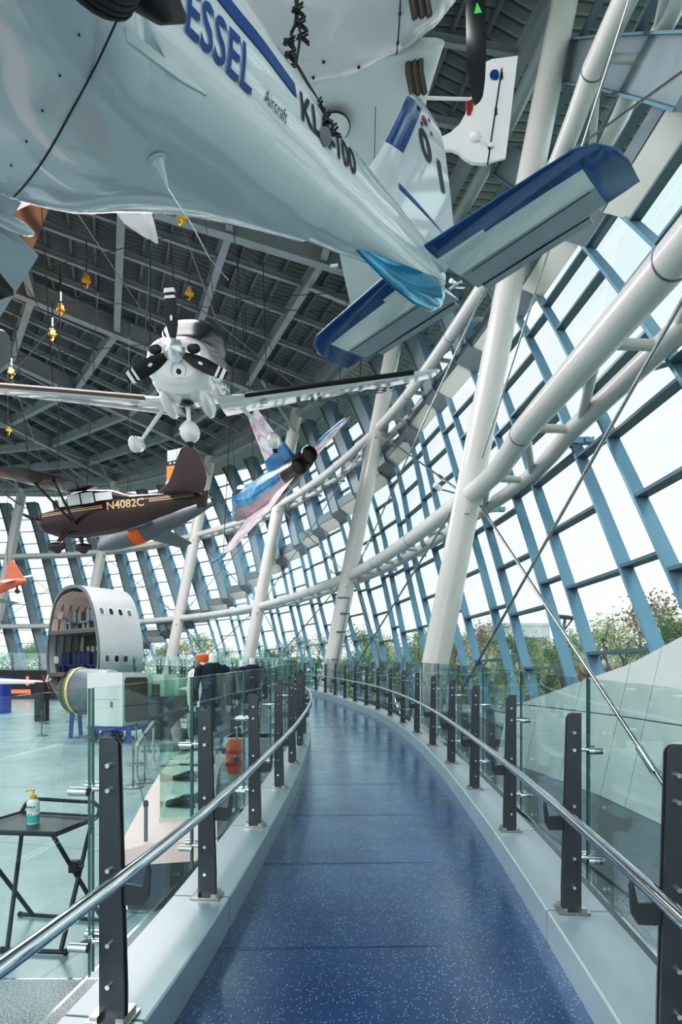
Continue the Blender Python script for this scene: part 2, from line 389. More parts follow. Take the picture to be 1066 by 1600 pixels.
FILL_LIGHTS=[('hall_lamp',((-9,12,17.6),10,10,2600)),('roof_fill_b',((-14,30,17.6),12,12,4200)),('rear_fill',((-4,-6,6),6,5,450,(R(55),0,R(-25))))]  # added area fills that brighten the interior, no fixtures behind them
# ================================================================ RAMP, KERBS, RAILINGS
SL=.031
RP=[(.62,-2.2),(.83,-.8),(.99,.6),(1.125,1.94),(1.206,3.0),(1.29,4.38),(1.34,5.75),(1.37,7.12),(1.36,8.5),(1.31,9.9),(1.22,11.3),(1.09,12.7),(.91,14.1),(.68,15.35),(.41,16.6),(.13,17.9),(-.19,19.25),(-.55,20.55),(-.95,21.85)]
FAR=[(-1.45,23.1),(-2.05,24.3),(-2.8,25.5),(-3.7,26.7),(-5.7,29.3),(-8.4,32.3),(-11.8,35.5),(-16,38.8),(-21,41.6),(-27.5,43.8),(-35,44.8),(-44,44.8)]
LP=[(-1.45,-1.6),(-1.2,-.3),(-1.0,.95),(-.84,2.11),(-.745,3.18),(-.68,4.5),(-.63,5.8),(-.61,7.12),(-.61,8.46),(-.645,9.78),(-.73,11.1),(-.86,12.4),(-1.03,13.65),(-1.25,14.9),(-1.5,16.15),(-1.78,17.4),(-2.1,18.65),(-2.46,19.9),(-2.87,21.1)]
CR=Curve(RP+FAR,6)
farL=[]
for x,y in FAR:
    q,d=CR.at(CR.near(x,y)); n=V((-d.y,d.x,0)); q=q+n*1.95; farL.append((q.x,q.y))
CL=Curve(LP+farL,6)
S22=CR.near(-.95,21.85); S22L=CL.near(-2.87,21.1)
def zr(C,s):
    p,_=C.at(s); k=S22 if C is CR else S22L
    return SL*p.y if s<=k else SL*(C.at(k)[0].y+(s-k))
FLOOR=-.2
def side(C,sgn):   # sgn: +1 right railing (outward = right of travel), -1 left
    def fr(s):
        p,d=C.at(s); o=V((d.y,-d.x,0))*sgn; return p,d,o,zr(C,s)
    return fr
frR=side(CR,1); frL=side(CL,-1)
# floor strip of the ramp
b=MB(); N=150; uvs=[]
for i in range(N+1):
    pR,_,oR,zR=frR(CR.L*i/N)
    sl=CL.near(*(pR-oR*1.95).xy)
    pL,_,oL,zL=frL(CL.L*i/N)
    b.v+= [V((pL.x-oL.x*.12,pL.y-oL.y*.12,(zR+zL)/2)),V((pR.x-oR.x*.12,pR.y-oR.y*.12,(zR+zL)/2))]
for i in range(N): b.f.append((2*i,2*i+1,2*i+3,2*i+2)); b.m.append(0)
tag(b.build('floor','ramp',smooth=60,base=(0,0,0)),'dark blue speckled rubber floor of the curving ramp','floor',kind='structure')
# thin lateral sheet joints in the rubber
for i,yy in enumerate([2.95,4.15,5.4,6.7,9.0,12]):
    a=V((-.5,yy,SL*yy+.002)); c=V((1.1,yy+.03,SL*yy+.002))
    sR=min(range(400),key=lambda k:abs(CR.at(CR.L*k/400)[0].y-yy)); sL=min(range(400),key=lambda k:abs(CL.at(CL.L*k/400)[0].y-yy))
    a.x=CL.at(CL.L*sL/400)[0].x+.13; c.x=CR.at(CR.L*sR/400)[0].x-.13
    bb=MB().beam(a,c,.004,.001); tag(bb.build('trim_%d'%(i+1),'seamblue',smooth=0),'faint joint line across the blue ramp floor','floor joint',kind='structure')
# sample the post stations
def stations(C,listed,far_step):
    S=[C.near(x,y) for x,y in listed]; s=S[-1]; sp=1.35
    while s<C.L-2:
        s+=1.36 if s<C.near(*FAR[5]) else far_step
        S.append(s)
    return S
SR=stations(CR,RP,2.7); SLs=stations(CL,LP,2.7)
kn=0
for nm,fr,S in(('right',frR,SR),('left',frL,SLs)):
    for i in range(len(S)-1):
        b=MB(); s0,s1=S[i]+.007,S[i+1]-.007; rings=[]
        for k in range(5):
            p,d,o,z=fr(s0+(s1-s0)*k/4)
            def q(off,zz): return V((p.x+o.x*off,p.y+o.y*off,zz))
            zb=FLOOR if p.y>2 else min(FLOOR,z)
            rings.append([q(-.13,zb),q(-.13,z+.162),q(-.122,z+.17),q(.182,z+.17),q(.19,z+.162),q(.19,zb)])
        b.loft(rings)
        kn+=1; p,_,_,z=fr(S[i]); 
        ob=b.build('trim_%d'%(kn+10),'kerb',smooth=30); tag(ob,'%s pale metal kerb segment from the camera on the %s side of the ramp'%(ordn(i),nm),'kerb',kind='structure')
# the railing post prototype: local x outward, y along the ramp
def make_post():
    r=root('railing_post')
    prof=[(.04,0),(.04,1.03)]+[(.0-.03*math.sin(t)-.0,1.0+.03*math.cos(t)) for t in [0,.4,.8,1.2,1.57]]+[(-.055,.12),(-.055,0)]
    prof[2]=(.0,1.03)
    for y in(-.012,.012):
        MB().prism(prof,(0,y,0),(1,0,0),(0,0,1),(0,1,0),.011).build('plate','post',r,30,True)
    b=MB(); b.box((-.005,0,.006),.16,.11,.012); b.box((-.055,0,.02),.03,.10,.022); b.box((.045,0,.02),.03,.10,.022)
    b.build('base_plate','plate',r,30,True)
    for z in(.84,.28):
        b=MB(); b.tube([(.03,0,z),(.085,0,z)],.011,10); 
        b.tube([(.085,-.004,z),(.105,-.055,z)],.013,8); b.tube([(.085,.004,z),(.105,.055,z)],.013,8)
        b.tube([(.06,-.055,z),(.13,-.055,z)],.017,12); b.tube([(.06,.055,z),(.13,.055,z)],.017,12)
        b.build('glass_clamp','steel',r,40,True)
    for z in(.93,.84,.55,.28,.13):
        b=MB(); b.tube([(-.0,-.034,z),(0,.034,z)],.009,8); b.build('bolt','steel',r,40,True)
    b=MB(); b.prism([(-.03,.42),(-.12,.42),(-.142,.455),(-.15,.555),(-.135,.555),(-.12,.49),(-.03,.50)],(0,0,0),(1,0,0),(0,0,1),(0,1,0),.012)
    b.tube([(-.14,0,.54),(-.14,0,.575)],.008,8); b.build('handrail_bracket','post',r,30,True)
    kids(r); return r
proto=make_post(); first=True
def place_post(p,d,o,z,lab,grp):
    global first
    m=Matrix(((o.x,d.x,0,p.x),(o.y,d.y,0,p.y),(0,0,1,z+.17),(0,0,0,1)))
    if first: proto.matrix_world=m; MX[proto.name]=m; c=proto; first=False
    else: c=copy_tree(proto,None,m)
    tag(c,lab,'railing post',grp); return c
for nm,fr,S in(('right',frR,SR),('left',frL,SLs)):
    vis=[s for s in S if fr(s)[0].y>1.5]
    for i,s in enumerate(vis[:46]):
        p,d,o,z=fr(s)
        place_post(p,d,o,z,'%s dark steel railing post from the camera on the %s side of the ramp'%(ordn(i),nm),'railing posts on the %s'%nm)
    S2=[s for s in S if fr(s)[0].y>.3]
    for i in range(len(S2)-1):
        s0,s1=S2[i]+.012,S2[i+1]-.012; b=MB(); rings=[]
        for k in range(4):
            p,d,o,z=fr(s0+(s1-s0)*k/3)
            def q(off,zz): return V((p.x+o.x*off,p.y+o.y*off,zz))
            rings.append([q(.074,z+.33),q(.074,z+1.38),q(.086,z+1.38),q(.086,z+.33)])
        n=4
        vs=[x for r_ in rings for x in r_]
        fs=[];mi=[]
        for a in range(3):
            for j in range(4):
                k=(j+1)%4; fs.append((a*4+j,a*4+k,(a+1)*4+k,(a+1)*4+j)); mi.append(0 if j in(0,2) else 1)
        b.add(vs,fs); b.f+=[(3,2,1,0),(12,13,14,15)]; b.m=mi+[1,1]
        ob=b.build('glass_balustrade',['glass','gedge'],smooth=30)
        tag(ob,'%s clear glass panel from the camera in the %s railing'%(ordn(i),nm),'glass panel','glass railing panels on the %s'%nm)
    # handrail
    b=MB(); path=[]; s=fr and 0; smax=CR.L if nm=='right' else CL.L
    s=1.5
    while s<smax-1:
        p,d,o,z=fr(s); path.append(V((p.x-o.x*.14,p.y-o.y*.14,z+.765))); s+=.4 if s<30 else 1.2
    b.tube(path,.0235,14)
    tag(b.build('handrail','steel',smooth=60),'polished round handrail running along the %s side of the ramp'%nm,'handrail')
# ================================================================ HALL FLOORS
def slab(name,m,pts,z,label):
    b=MB(); b.prism([(x,y) for x,y in pts],(0,0,z-.05),(1,0,0),(0,1,0),(0,0,1),.1)
    o=b.build(name,m,smooth=0,base=(0,0,z)); return tag(o,label,'floor',kind='structure')
slab('floor_hall','hall',[(-60,3.2),(-.3,3.2),(2.5,14),(4,14),(2,26),(-4,38),(-12,47),(-22,53),(-32,55),(-60,55)],FLOOR,'pale grey green polished stone floor of the hall')
slab('floor_entry','granite',[(-12,-6),(-.3,-6),(-.3,3.19),(-12,3.19)],FLOOR,'speckled grey granite floor beside the camera')
b=MB().box((-6.3,3.195,FLOOR+.003),11.4,.012,.006); tag(b.build('trim_9','steel',smooth=0),'thin metal strip between granite and stone floor','floor strip',kind='structure')
slab('floor_outer','slate',[(-.3,-6),(7,-6),(7,14),(2.5,14),(-.3,3.2)],FLOOR-.004,'dark slate floor right of the ramp')
b=MB().box((2.72,6.5,FLOOR+.01),1.05,6.5,.012,Matrix.Rotation(R(0),3,'Z'))
tag(b.build('floor_grating','grating',smooth=0),'dark perforated metal grating set into the floor at right','grating',kind='structure')
# ================================================================ LEANING COLUMNS AND RING TRUSSES
COLS=[(2.25,14,.33),(-.5,25.5,.36),(-6.1,37,.40),(-13.5,45,.42),(-23.3,51,.42),(-32.6,53,.42),(-43,52.5,.42)]
LEAN=.195
def colpt(i,H): x,y,_=COLS[i]; return V((x+LEAN*H,y,H+EYE))
for i,(x,y,r) in enumerate(COLS):
    t=root('leaning_column',loc=colpt(i,-1.7),label='%s leaning off-white tubular column, counted from the camera'%ordn(i),cat='column',group='leaning roof columns')
    b=MB(); b.tube([colpt(i,-1.7),colpt(i,16.9)],[r,r*.96],32); b.build('shaft','column',t,60)
    b=MB(); b.tube([colpt(i,-1.7),colpt(i,-1.55)],r*1.25,32); b.build('base_collar','column',t,60)
    for H,nx in((4.3,1),(10.8,1)):
        b=MB(); c=colpt(i,H-.45); b.box(c+V((r*.9,-.0,0)),.16,.03,.16); b.box(c+V((-.02,-r-.02,-.0)),.12,.12,.14); b.build('rod_lug','column',t,30)
    if i==1: # conduit frame on the second column
        b=MB(); P=[colpt(1,h)+V((dx,-r-.03,0)) for h,dx in((-1,.2),(3.3,.22),(3.3,-.3),(-1,-.1))]
        b.tube(P[:2]+[P[2]],.03,6); 
        for h in(.6,1.8,2.6): b.tube([colpt(1,h)+V((-.05,-r-.04,0)),colpt(1,h)+V((.38,-r-.04,0))],.03,6)
        b.build('conduit','greyd',t,30)
CH=4.3
def ringline(H):
    d=LEAN*H
    P=[(3.56-0.8385+d,1.0),(3.46-.8385+d,5.7),(3.22-.8385+d+.03,10)]+[(x+d,y) for x,y,_ in COLS]
    return Curve(P,12)
NAMEB=['between the camera and the first leaning column','between the first and second leaning columns','between the second and third leaning columns','between the third and fourth leaning columns','between the fourth and fifth leaning columns','between the fifth and sixth leaning columns','beyond the sixth leaning column']
for lev,H,r1,r2 in(('lower',4.3,.22,.165),('upper',10.8,.2,.17)):
    C=ringline(H); cs=[C.near(x+LEAN*H,y) for x,y,_ in COLS]; cuts=[0]+cs
    for k in range(len(cuts)-1):
        s0,s1=cuts[k],cuts[k+1]; t=root('ring_truss',loc=tuple(C.at((s0+s1)/2)[0].xy)+(H+EYE,),label='%s white double-pipe ring truss %s'%(lev,NAMEB[k]),cat='truss',group='%s ring trusses'%lev)
        def P(s,off,dz=0):
            p,d=C.at(s); o=V((d.y,-d.x,0)); return V((p.x+o.x*off,p.y+o.y*off,H+EYE+dz))
        n=14
        b=MB(); b.tube([P(s0+(s1-s0)*j/n,0) for j in range(n+1)],r1,22); b.build('inner_pipe','column',t,60)
        b=MB(); b.tube([P(s0+(s1-s0)*j/n,.85) for j in range(n+1)],r2,20); b.build('outer_pipe','column',t,60)
        b=MB(); m_=max(2,int((s1-s0)/2.2)); 
        for j in range(m_):
            a=s0+(s1-s0)*(j+.5)/m_
            b.tube([P(a,0),P(a,.85)],.075,12); b.tube([P(a,0),P(a+(s1-s0)/m_*.9,.85)],.075,12)
        b.build('lacing_bar','column',t,60)
        for j in(1,2):
            a=s0+(s1-s0)*(j+.15)/3
            b=MB(); b.tube([P(a-.012,0),P(a+.012,0)],r1*1.03,22); b.build('joint_band','greyd',t,60)
        if k==0 or True:
            for j in range(int((s1-s0)/2.95)):
                a=s0+.8+2.95*j; b=MB(); b.beam(P(a,.9),P(a+.1,1.35),.05,.12); b.beam(P(a+.5,.9),P(a+.12,1.35),.04,.06); b.box(P(a+.1,1.32),.16,.16,.1)
                b.build('facade_bracket','mull',t,30)
# bracing rods
def rod(p,q,r,label,parts=True):
    t=root('tie_rod',loc=p,label=label,cat='tie rod',group='diagonal tie rods')
    p=V(p);q=V(q); MB().tube([p,q],r,8).build('rod','plate',t,60)
    d=(q-p).normalized(); L=(q-p).length
    MB().tube([p+d*L*.86,p+d*L*.9],r*2.0,8).build('turnbuckle','steel',t,60)
rod(colpt(0,4.0)+V((.3,-.25,0)),(3.45,5.45,FLOOR+.05),.028,'tie rod sloping from the first leaning column down to the floor at right')
rod(colpt(0,-1.55)+V((.3,-.2,0)),(3.5,4.2,6.0),.024,'tie rod rising from the foot of the first leaning column to the right edge')
rod(colpt(0,5.1)+V((.1,-.36,0)),(4.9,3.2,15.5),.022,'tie rod rising from the first leaning column past the blue and white tailplane')
rod(colpt(0,12.0)+V((.3,-.3,0)),(3.7,3.0,6.0),.022,'tie rod crossing above the blue tailplane tip at upper right')
for i in range(5):
    a,b_=i,i+1
    rod(colpt(a,4.0)+V((-.3,.2,0)),colpt(b_,-1.5)+V((.3,-.3,0)),.03,'low tie rod falling from the %s to the %s leaning column'%(ORD[a].replace('nearest','first'),ORD[b_]))
    rod(colpt(b_,4.0)+V((.3,-.3,0)),colpt(a,-1.5)+V((-.3,.3,0)),.03,'low tie rod rising from the %s to the %s leaning column'%(ORD[a].replace('nearest','first'),ORD[b_]))
    rod(colpt(a,10.4)+V((-.3,.2,0)),colpt(b_,4.6)+V((.3,-.3,0)),.028,'high tie rod falling from the %s to the %s leaning column'%(ORD[a].replace('nearest','first'),ORD[b_]))
    rod(colpt(b_,10.4)+V((.3,-.3,0)),colpt(a,4.6)+V((-.3,.3,0)),.028,'high tie rod rising from the %s to the %s leaning column'%(ORD[a].replace('nearest','first'),ORD[b_]))
# two small clamp lamps on the columns
for i in(0,1):
    p=colpt(i,4.35)+V((-.36,-.1,0)); t=root('column_camera',loc=p,label='small white camera on an arm beside the %s leaning column'%['first','second'][i],cat='security camera')
    MB().tube([p,p+V((-.32,-.1,.05))],.02,8).build('arm','greyd',t,60)
    MB().lathe([(.02,-.1),(.07,-.08),(.07,.1),(.05,.12)],p+V((-.42,-.12,.1)),(-.8,-.4,.5),14).build('housing','skinw',t,40)
# ================================================================ FACADE
WL=Curve([(4.75,-12),(4.72,-4),(4.65,3),(4.58,7.8),(4.45,11),(4.2,13.9),(3.75,17),(3.0,20.5),(1.6,26.2),(-1.2,32.4),(-4.5,38.2),(-8.1,43),(-12.3,46.6),(-17,49.6),(-22.2,52.3),(-27,53.7),(-32,54.6),(-40,55),(-50,54.6),(-62,52)],10)
KT=[(0,.9),(WL.near(1.6,26),.9),(WL.near(-4.5,38),.75),(WL.near(-12.3,46.6),.65),(WL.near(-22,52.3),.45),(WL.near(-32,54.6),.38),(WL.L,.35)]
HL=[(-30,5.5),(-12,6.8),(-2,8.4),(2.6,9.56),(7,10.2),(20,10.4),(28,9.3),(36,8.5),(44.6,7.6),(52,6.5),(60,4.8),(68.6,3.2),(78,.9),(88,-1.7),(120,-1.7)]
def kk(s,H):
    dH=H-4.3; return interp(KT,s)*dH*(1 if dH>0 else .83)
def fp(s,H,inn=0):
    dH=H-4.3; p,d=WL.at(s+kk(s,H)); o=V((d.y,-d.x,0))
    return V((p.x,p.y,H+EYE))+o*((.18 if dH>0 else .05)*dH-inn)
def ledgeH(s):
    H=8
    for _ in range(6):
        p=fp(s,H); th=math.degrees(math.atan2(p.y-11,p.x+30)); H=interp(HL,th)
    return H
S0=WL.near(4.58,7.83); TOP=16.7; BOT=-1.68
def strip(b,sa,sb,H0,H1,i0,i1,n=None,mi=0,thick=None):
    pass
def bar_along_H(b,s,H0,H1,th,depth,inn0=0):
    n=max(2,int((H1-H0)/1.6)+1); rings=[]
    for k in range(n+1):
        H=H0+(H1-H0)*k/n; a=fp(s,H,inn0); c=fp(s,H,inn0+depth); _,d=WL.at(s+kk(s,H)); h=d*(th/2)
        rings.append([a-h,a+h,c+h,c-h])
    b.loft(rings)
def hbar(b,s0,s1,H,depth,hh,inn0=0,drop=0):
    a0,a1=fp(s0,H,inn0),fp(s1,H,inn0); c0,c1=fp(s0,H,inn0+depth),fp(s1,H,inn0+depth); z=V((0,0,hh/2))
    b.loft([[a0-z,a0+z,c0+z,c0-z],[a1-z,a1+z,c1+z,c1-z]])
j0=-6; wn=0; PER=2.95
JM=int((WL.L-S0)/PER)-1
for j in range(j0,JM):
    for kind,(da,db) in(('wide',(0,1.92)),('narrow',(1.92,2.95))):
        sa=S0+PER*j+da; sb=S0+PER*j+db; hl=ledgeH((sa+sb)/2); low=hl>BOT+.3
        if j<-4 and kind=='narrow': pass
        wn+=1
        pm=fp((sa+sb)/2,BOT)
        t=root('window_%d'%wn,loc=pm,kind='structure',label='%s glazed bay of the leaning facade, counted along the wall'%kind,cat='window')
        # frame: mullion on the leading edge of each bay
        b=MB(); bar_along_H(b,sa,BOT,TOP,.07,.21); b.build('mullion','mull',t,30)
        # panes
        b=MB(); n=12; H1=TOP if kind=='wide' else (hl if low else BOT)
        if H1>BOT+.1:
            for k in range(n):
                h0=BOT+(H1-BOT)*k/n; h1=BOT+(H1-BOT)*(k+1)/n
                b.quad(fp(sa,h0,.03),fp(sb,h0,.03),fp(sb,h1,.03),fp(sa,h1,.03))
            b.build('pane','pane',t,60)
        # transoms
        b=MB(); step=1.24 if kind=='wide' else 2.3; H=BOT+.55+(0 if kind=='wide' else .45)+.22*(j%2)
        b2=MB()
        hbar(b2,sa,sb,BOT+.1,.3,.2)
        while H<H1-.25:
            hbar(b,sa,sb,H,.2,.055,.0); H+=step
        if b.v: b.build('transom','mulldk' if j<9 else 'mull',t,0)
        b2.build('sill','ledge',t,0)
        # upper fin boxes over the narrow bays and ledge under the upper glazing
        if kind=='narrow':
            b=MB(); n=7; h0=max(hl,BOT) if low else BOT; rings=[]; D_=.62 if not low else .5
            for k in range(n+1):
                H=h0+(TOP-h0)*k/n; dd=D_
                rings.append([fp(sa,H,.0),fp(sb,H,.0),fp(sb-.05,H,dd),fp(sa+.05,H,dd)])
            b.loft(rings); b.build('fin_panel','fin',t,30)
            b=MB(); bar_along_H(b,sb-.02,h0,TOP,.05,D_+.1); bar_along_H(b,sa+.02,h0,TOP,.05,D_+.1); b.build('fin_edge','mull',t,30)
            if low:
                b=MB(); a0,a1,c0,c1=fp(sa,hl-.6,.0),fp(sb,hl-.6,.0),fp(sa,hl+.02,.6),fp(sb,hl+.02,.6); d0,d1=fp(sa,hl+.02,0),fp(sb,hl+.02,0)
                b.loft([[a0,c0,d0],[a1,c1,d1]]); b.build('fin_foot','ledge',t,0)
        elif low:
            b=MB(); b.loft([[fp(s_,hl+.02,0),fp(s_,hl+.02,.5),fp(s_,hl+.55,.5),fp(s_,hl+.55,0)] for s_ in(sa,sb)]); b.build('ledge','ledge',t,0)
            b=MB(); b.loft([[fp(s_,hl-.5,0.04),fp(s_,hl+.0,.48),fp(s_,hl+.0,.04)] for s_ in(sa,sb)]); b.build('soffit','cream',t,0)
# low parapet at the foot of the glazing
b=MB(); rings=[]
for k in range(60):
    s=S0-10+k*1.5; p=fp(s,BOT,.0); _,d=WL.at(s+kk(s,BOT)); o=V((d.y,-d.x,0)); p0=p-o*.35
    rings.append([V((p0.x,p0.y,FLOOR)),V((p0.x,p0.y,FLOOR+.5)),V((p.x,p.y,FLOOR+.5)),V((p.x,p.y,FLOOR))])
b.loft(rings); tag(b.build('baseboard_facade','concrete',smooth=30),'low dark parapet along the foot of the glass facade','parapet',kind='structure')
# ================================================================ ROOF
CEN=V((-30,11,0)); HG=16.9
tops=[colpt(i,HG) for i in range(len(COLS))]
near=[V((5.4,2.0,HG+EYE)),V((5.2,-9,HG+EYE))]
T=[near[1],near[0]]+tops+[V((-58,47,HG+EYE))]
def rad(p,k):  # point k metres from the rim toward the centre
    d=(V((p.x,p.y,0))-CEN); L=d.length; return CEN+d*(max(L-k,2.)/L)+V((0,0,p.z))
def ibeam(b,p,q,w,h,t=.035):
    b.beam(p,q,w,t); b.beam(p+V((0,0,h)),q+V((0,0,h)),w,t); b.beam(p+V((0,0,h/2)),q+V((0,0,h/2)),t*1.2,h)
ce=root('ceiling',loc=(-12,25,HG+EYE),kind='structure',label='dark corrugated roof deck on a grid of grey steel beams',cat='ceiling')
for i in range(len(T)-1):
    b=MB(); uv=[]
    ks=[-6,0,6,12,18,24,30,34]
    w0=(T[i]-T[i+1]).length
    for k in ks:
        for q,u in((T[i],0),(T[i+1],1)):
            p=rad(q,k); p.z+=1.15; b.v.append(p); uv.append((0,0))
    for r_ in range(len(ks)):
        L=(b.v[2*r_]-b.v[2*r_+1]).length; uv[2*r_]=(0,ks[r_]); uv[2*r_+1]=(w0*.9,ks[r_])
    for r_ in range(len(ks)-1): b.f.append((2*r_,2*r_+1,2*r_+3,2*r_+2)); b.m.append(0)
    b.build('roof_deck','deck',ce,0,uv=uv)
for i,p in enumerate(T):
    b=MB(); ibeam(b,rad(p,0),rad(p,31),.38,.85); b.build('radial_girder','beam',ce,0)
for i in range(len(T)-1):
    for k in range(9):
        a,c=rad(T[i],3.9*k),rad(T[i+1],3.9*k); L=(a-c).length
        if L<3: break
        b=MB(); ibeam(b,a+V((0,0,.12)),c+V((0,0,.12)),.30,.55); b.build('ring_beam','beam',ce,0)
    # light purlins: three between each pair of ring beams, and radial struts between girders
    b=MB()
    for k in range(8):
        for m_ in(1,2,3):
            kk=3.9*(k+m_/4); a,c=rad(T[i],kk),rad(T[i+1],kk)
            if (a-c).length<3: continue
            b.beam(a+V((0,0,.95)),c+V((0,0,.95)),.10,.2)
    b.build('purlins','beamdk',ce,0)
    n=5 if i in(2,3,1) else 5
    for m_ in range(1,n):
        q0,q1=rad(T[i],0).lerp(rad(T[i+1],0),m_/n),rad(T[i],30).lerp(rad(T[i+1],30),m_/n)
        b=MB(); ibeam(b,q0+V((0,0,.55)),q1+V((0,0,.55)),.15,.22,.025); b.build('secondary_beam','beam',ce,0)
# rim pipe
b=MB(); C=Curve([(q.x,q.y) for q in T],8); b.tube([V((q.x,q.y,HG+EYE-.35)) for q in C.p],.22,14); b.build('rim_pipe','beam',ce,60)
b=MB()
for i in range(2,7):
    for s in(-1,1):
        q=tops[i-1] if i-1<len(tops) else None
        if q is None: continue
        e=rad(q,3.9); d=(V((q.x,q.y,0))-CEN).normalized(); tn=V((-d.y,d.x,0))
        b.tube([q-V((0,0,1.6)),e+tn*s*1.5],.09,8)
b.build('knee_brace','beam',ce,60)
# ================================================================ AIRCRAFT HELPERS (local frame: x forward, y port, z up)
def body_section(st,x):
    if x<=st[0][0]: a=st[0]; return a[1:]
    for a,b_ in zip(st,st[1:]):
        if x<=b_[0]:
            t=(x-a[0])/(b_[0]-a[0]); t=t*t*(3-2*t)*.35+t*.65
            return tuple(a[i]+(b_[i]-a[i])*t for i in(1,2,3))
    return st[-1][1:]
def body_pt(st,x,a,off=0,n=2.3):
    w,zb,zt=body_section(st,x); zc=(zb+zt)/2; hz=(zt-zb)/2
    c,s=math.cos(a),math.sin(a)
    y=math.copysign(abs(c)**(2/n),c)*(w+off); z=zc+math.copysign(abs(s)**(2/n),s)*(hz+off)
    return V((x,y,z))
def fuselage(b,st,n=2.3,seg=28,sub=5,x0=None,x1=None,off=0,a0=0,a1=2*math.pi):
    st=sorted(st); xs=[]
    for a,c in zip(st,st[1:]): xs+=[a[0]+(c[0]-a[0])*k/sub for k in range(sub)]
    xs.append(st[-1][0])
    if x0 is not None: xs=[x0]+[x for x in xs if x0<x<x1]+[x1]
    full=abs(a1-a0-2*math.pi)<1e-6
    rings=[[body_pt(st,x,a0+(a1-a0)*k/(seg if full else seg-1),off,n) for k in range(seg)] for x in xs]
    b.loft(rings,cap=full,closed=full)
    return b
def foil(xl,xt,th,m=9,camber=0):
    # list of (x,z) around the section from trailing edge over the top to the nose and back underneath
    c=xl-xt; pts=[]
    def t(u): return 5*th*(.2969*math.sqrt(u)-.126*u-.3516*u*u+.2843*u**3-.1015*u**4)
    us=[.5*(1-math.cos(math.pi*k/m)) for k in range(m+1)]
    up=[(xl-c*u,c*t(u)) for u in reversed(us)]; lo=[(xl-c*u,-c*t(u)*.75) for u in us[1:-1]]
    return up+lo
def wing(b,secs,vert=False,m=9,inc=0):
    # secs: (span, xLE, xTE, z, thickness ratio); vert: span runs along z
    rings=[]
    for y,xl,xt,z,th in secs:
        r=[]
        for x,zz in foil(xl,xt,th,m):
            r.append(V((x,z+zz,y)) if vert else V((x,y,z+zz+(x-xl)*inc)))
        rings.append(r)
    b.loft(rings); return b
def propeller(t,x,r,angs,m1='black',m2='flat',w=.11,emb=True):
    for a in angs:
        ca,sa=math.cos(a),math.sin(a)
        def P(rr,c): # rr radial, c chordwise
            yy,zz=sa*rr+ca*c,ca*rr-sa*c; return V((x+c*.35,yy,zz))
        prof=[(.12,.25),(.25,.62),(.4,.9),(.6,1.0),(.8,.88),(.93,.7),(1.0,.45)]
        b=MB(); rings=[]
        for f,ww in prof:
            c=w*ww; rr=r*f
            rings.append([P(rr,-c)+V((0.0,0,0)),P(rr,-c*.3)+V((.02,0,0)),P(rr,c*.5)+V((.012,0,0)),P(rr,c),P(rr,c*.3)-V((.012,0,0)),P(rr,-c*.5)-V((.008,0,0))])
        b.loft(rings); bl=b.build('propeller_blade',m1,t,40,True)
        if m2:
            b=MB()
            for f0,f1 in((.80,.845),(.89,.955)):
                w0,w1=w*.9,w*.72
                b.quad(P(r*f0,-w0*.98)+V((.03,0,0)),P(r*f0,w0*.98)+V((.03,0,0)),P(r*f1,w1)+V((.03,0,0)),P(r*f1,-w1)+V((.03,0,0)))
                b.quad(P(r*f0,-w0*.98)+V((-.03,0,0)),P(r*f0,w0*.98)+V((-.03,0,0)),P(r*f1,w1)+V((-.03,0,0)),P(r*f1,-w1)+V((-.03,0,0)))
            b.build('tip_stripe',m2,bl,0,True)
            b=MB(); rings=[[P(r*.5,0)+V((.034,0,0))+(P(r*.5+.045*math.cos(q),.025*math.sin(q))-P(r*.5,0)) for q in [k*math.pi/6 for k in range(12)]]]
            b.add(rings[0],[tuple(range(12))]); b.build('emblem','pink',bl,0,True)
def cable(pts,label,grp,r=.012):
    b=MB(); b.tube(pts,r,6); return tag(b.build('hanging_cable','cablem',smooth=60),label,'cable',grp)
def shackle_cluster(p,d,label):
    t=root('cable_clamp_cluster',loc=p,label=label,cat='cable clamp'); p=V(p); d=V(d).normalized(); x=d.orthogonal().normalized(); y=d.cross(x)
    for i in range(6):
        q=p+d*(.045*i); s=x if i%2 else (x*.4+y*.9)
        b=MB(); b.tube([q-s*.03-d*.01,q+s*.04-d*.01,q+s*.045+d*.012,q-s*.025+d*.012],.007,6); b.box(q+s*.04,.022,.022,.02); b.tube([q+s*.03,q+s*.06],.005,6)
        b.build('u_bolt','black',t,30)
    return t
# ================================================================ AIRCRAFT ONE: blue-tipped white light aircraft overhead
A1=pose([[-0.6603, 0.7325, -0.1659], [-0.7419, -0.6705, -0.0077], [-0.1169, 0.118, 0.9861]],[0.891, 5.003, 3.457])
a1=root('light_aircraft',A1,'white low-wing light aircraft with blue tail edges hanging close overhead','aircraft')
ST1=[(.02,.03,-.10,.10),(.2,.06,-.15,.16),(.5,.10,-.21,.21),(1,.18,-.29,.27),(1.5,.25,-.36,.33),(2,.33,-.43,.40),(2.5,.41,-.49,.5),(3.,.47,-.54,.64),(3.5,.51,-.57,.82),(4,.54,-.58,.95),(4.8,.54,-.57,.75),(5.4,.46,-.52,.4),(5.9,.3,-.4,.25),(6.15,.14,-.2,.1)]
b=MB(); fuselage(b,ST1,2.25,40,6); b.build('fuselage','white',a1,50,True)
# wings with a wide root fillet
def w1(s): return [(s*.2,4.5,3.25,-.42,.12),(s*.55,4.46,3.25,-.42,.12),(s*.75,4.42,3.22,-.42,.12),(s*1.1,4.4,3.22,-.41,.125),(s*2.5,4.33,3.22,-.39,.12),(s*4.0,4.25,3.3,-.31,.11),(s*4.5,4.1,3.4,-.28,.09)]
for s,nm in((-1,'starboard'),(1,'port')):
    b=MB(); wing(b,w1(s),m=14); wg=b.build('wing','belly',a1,60,True)
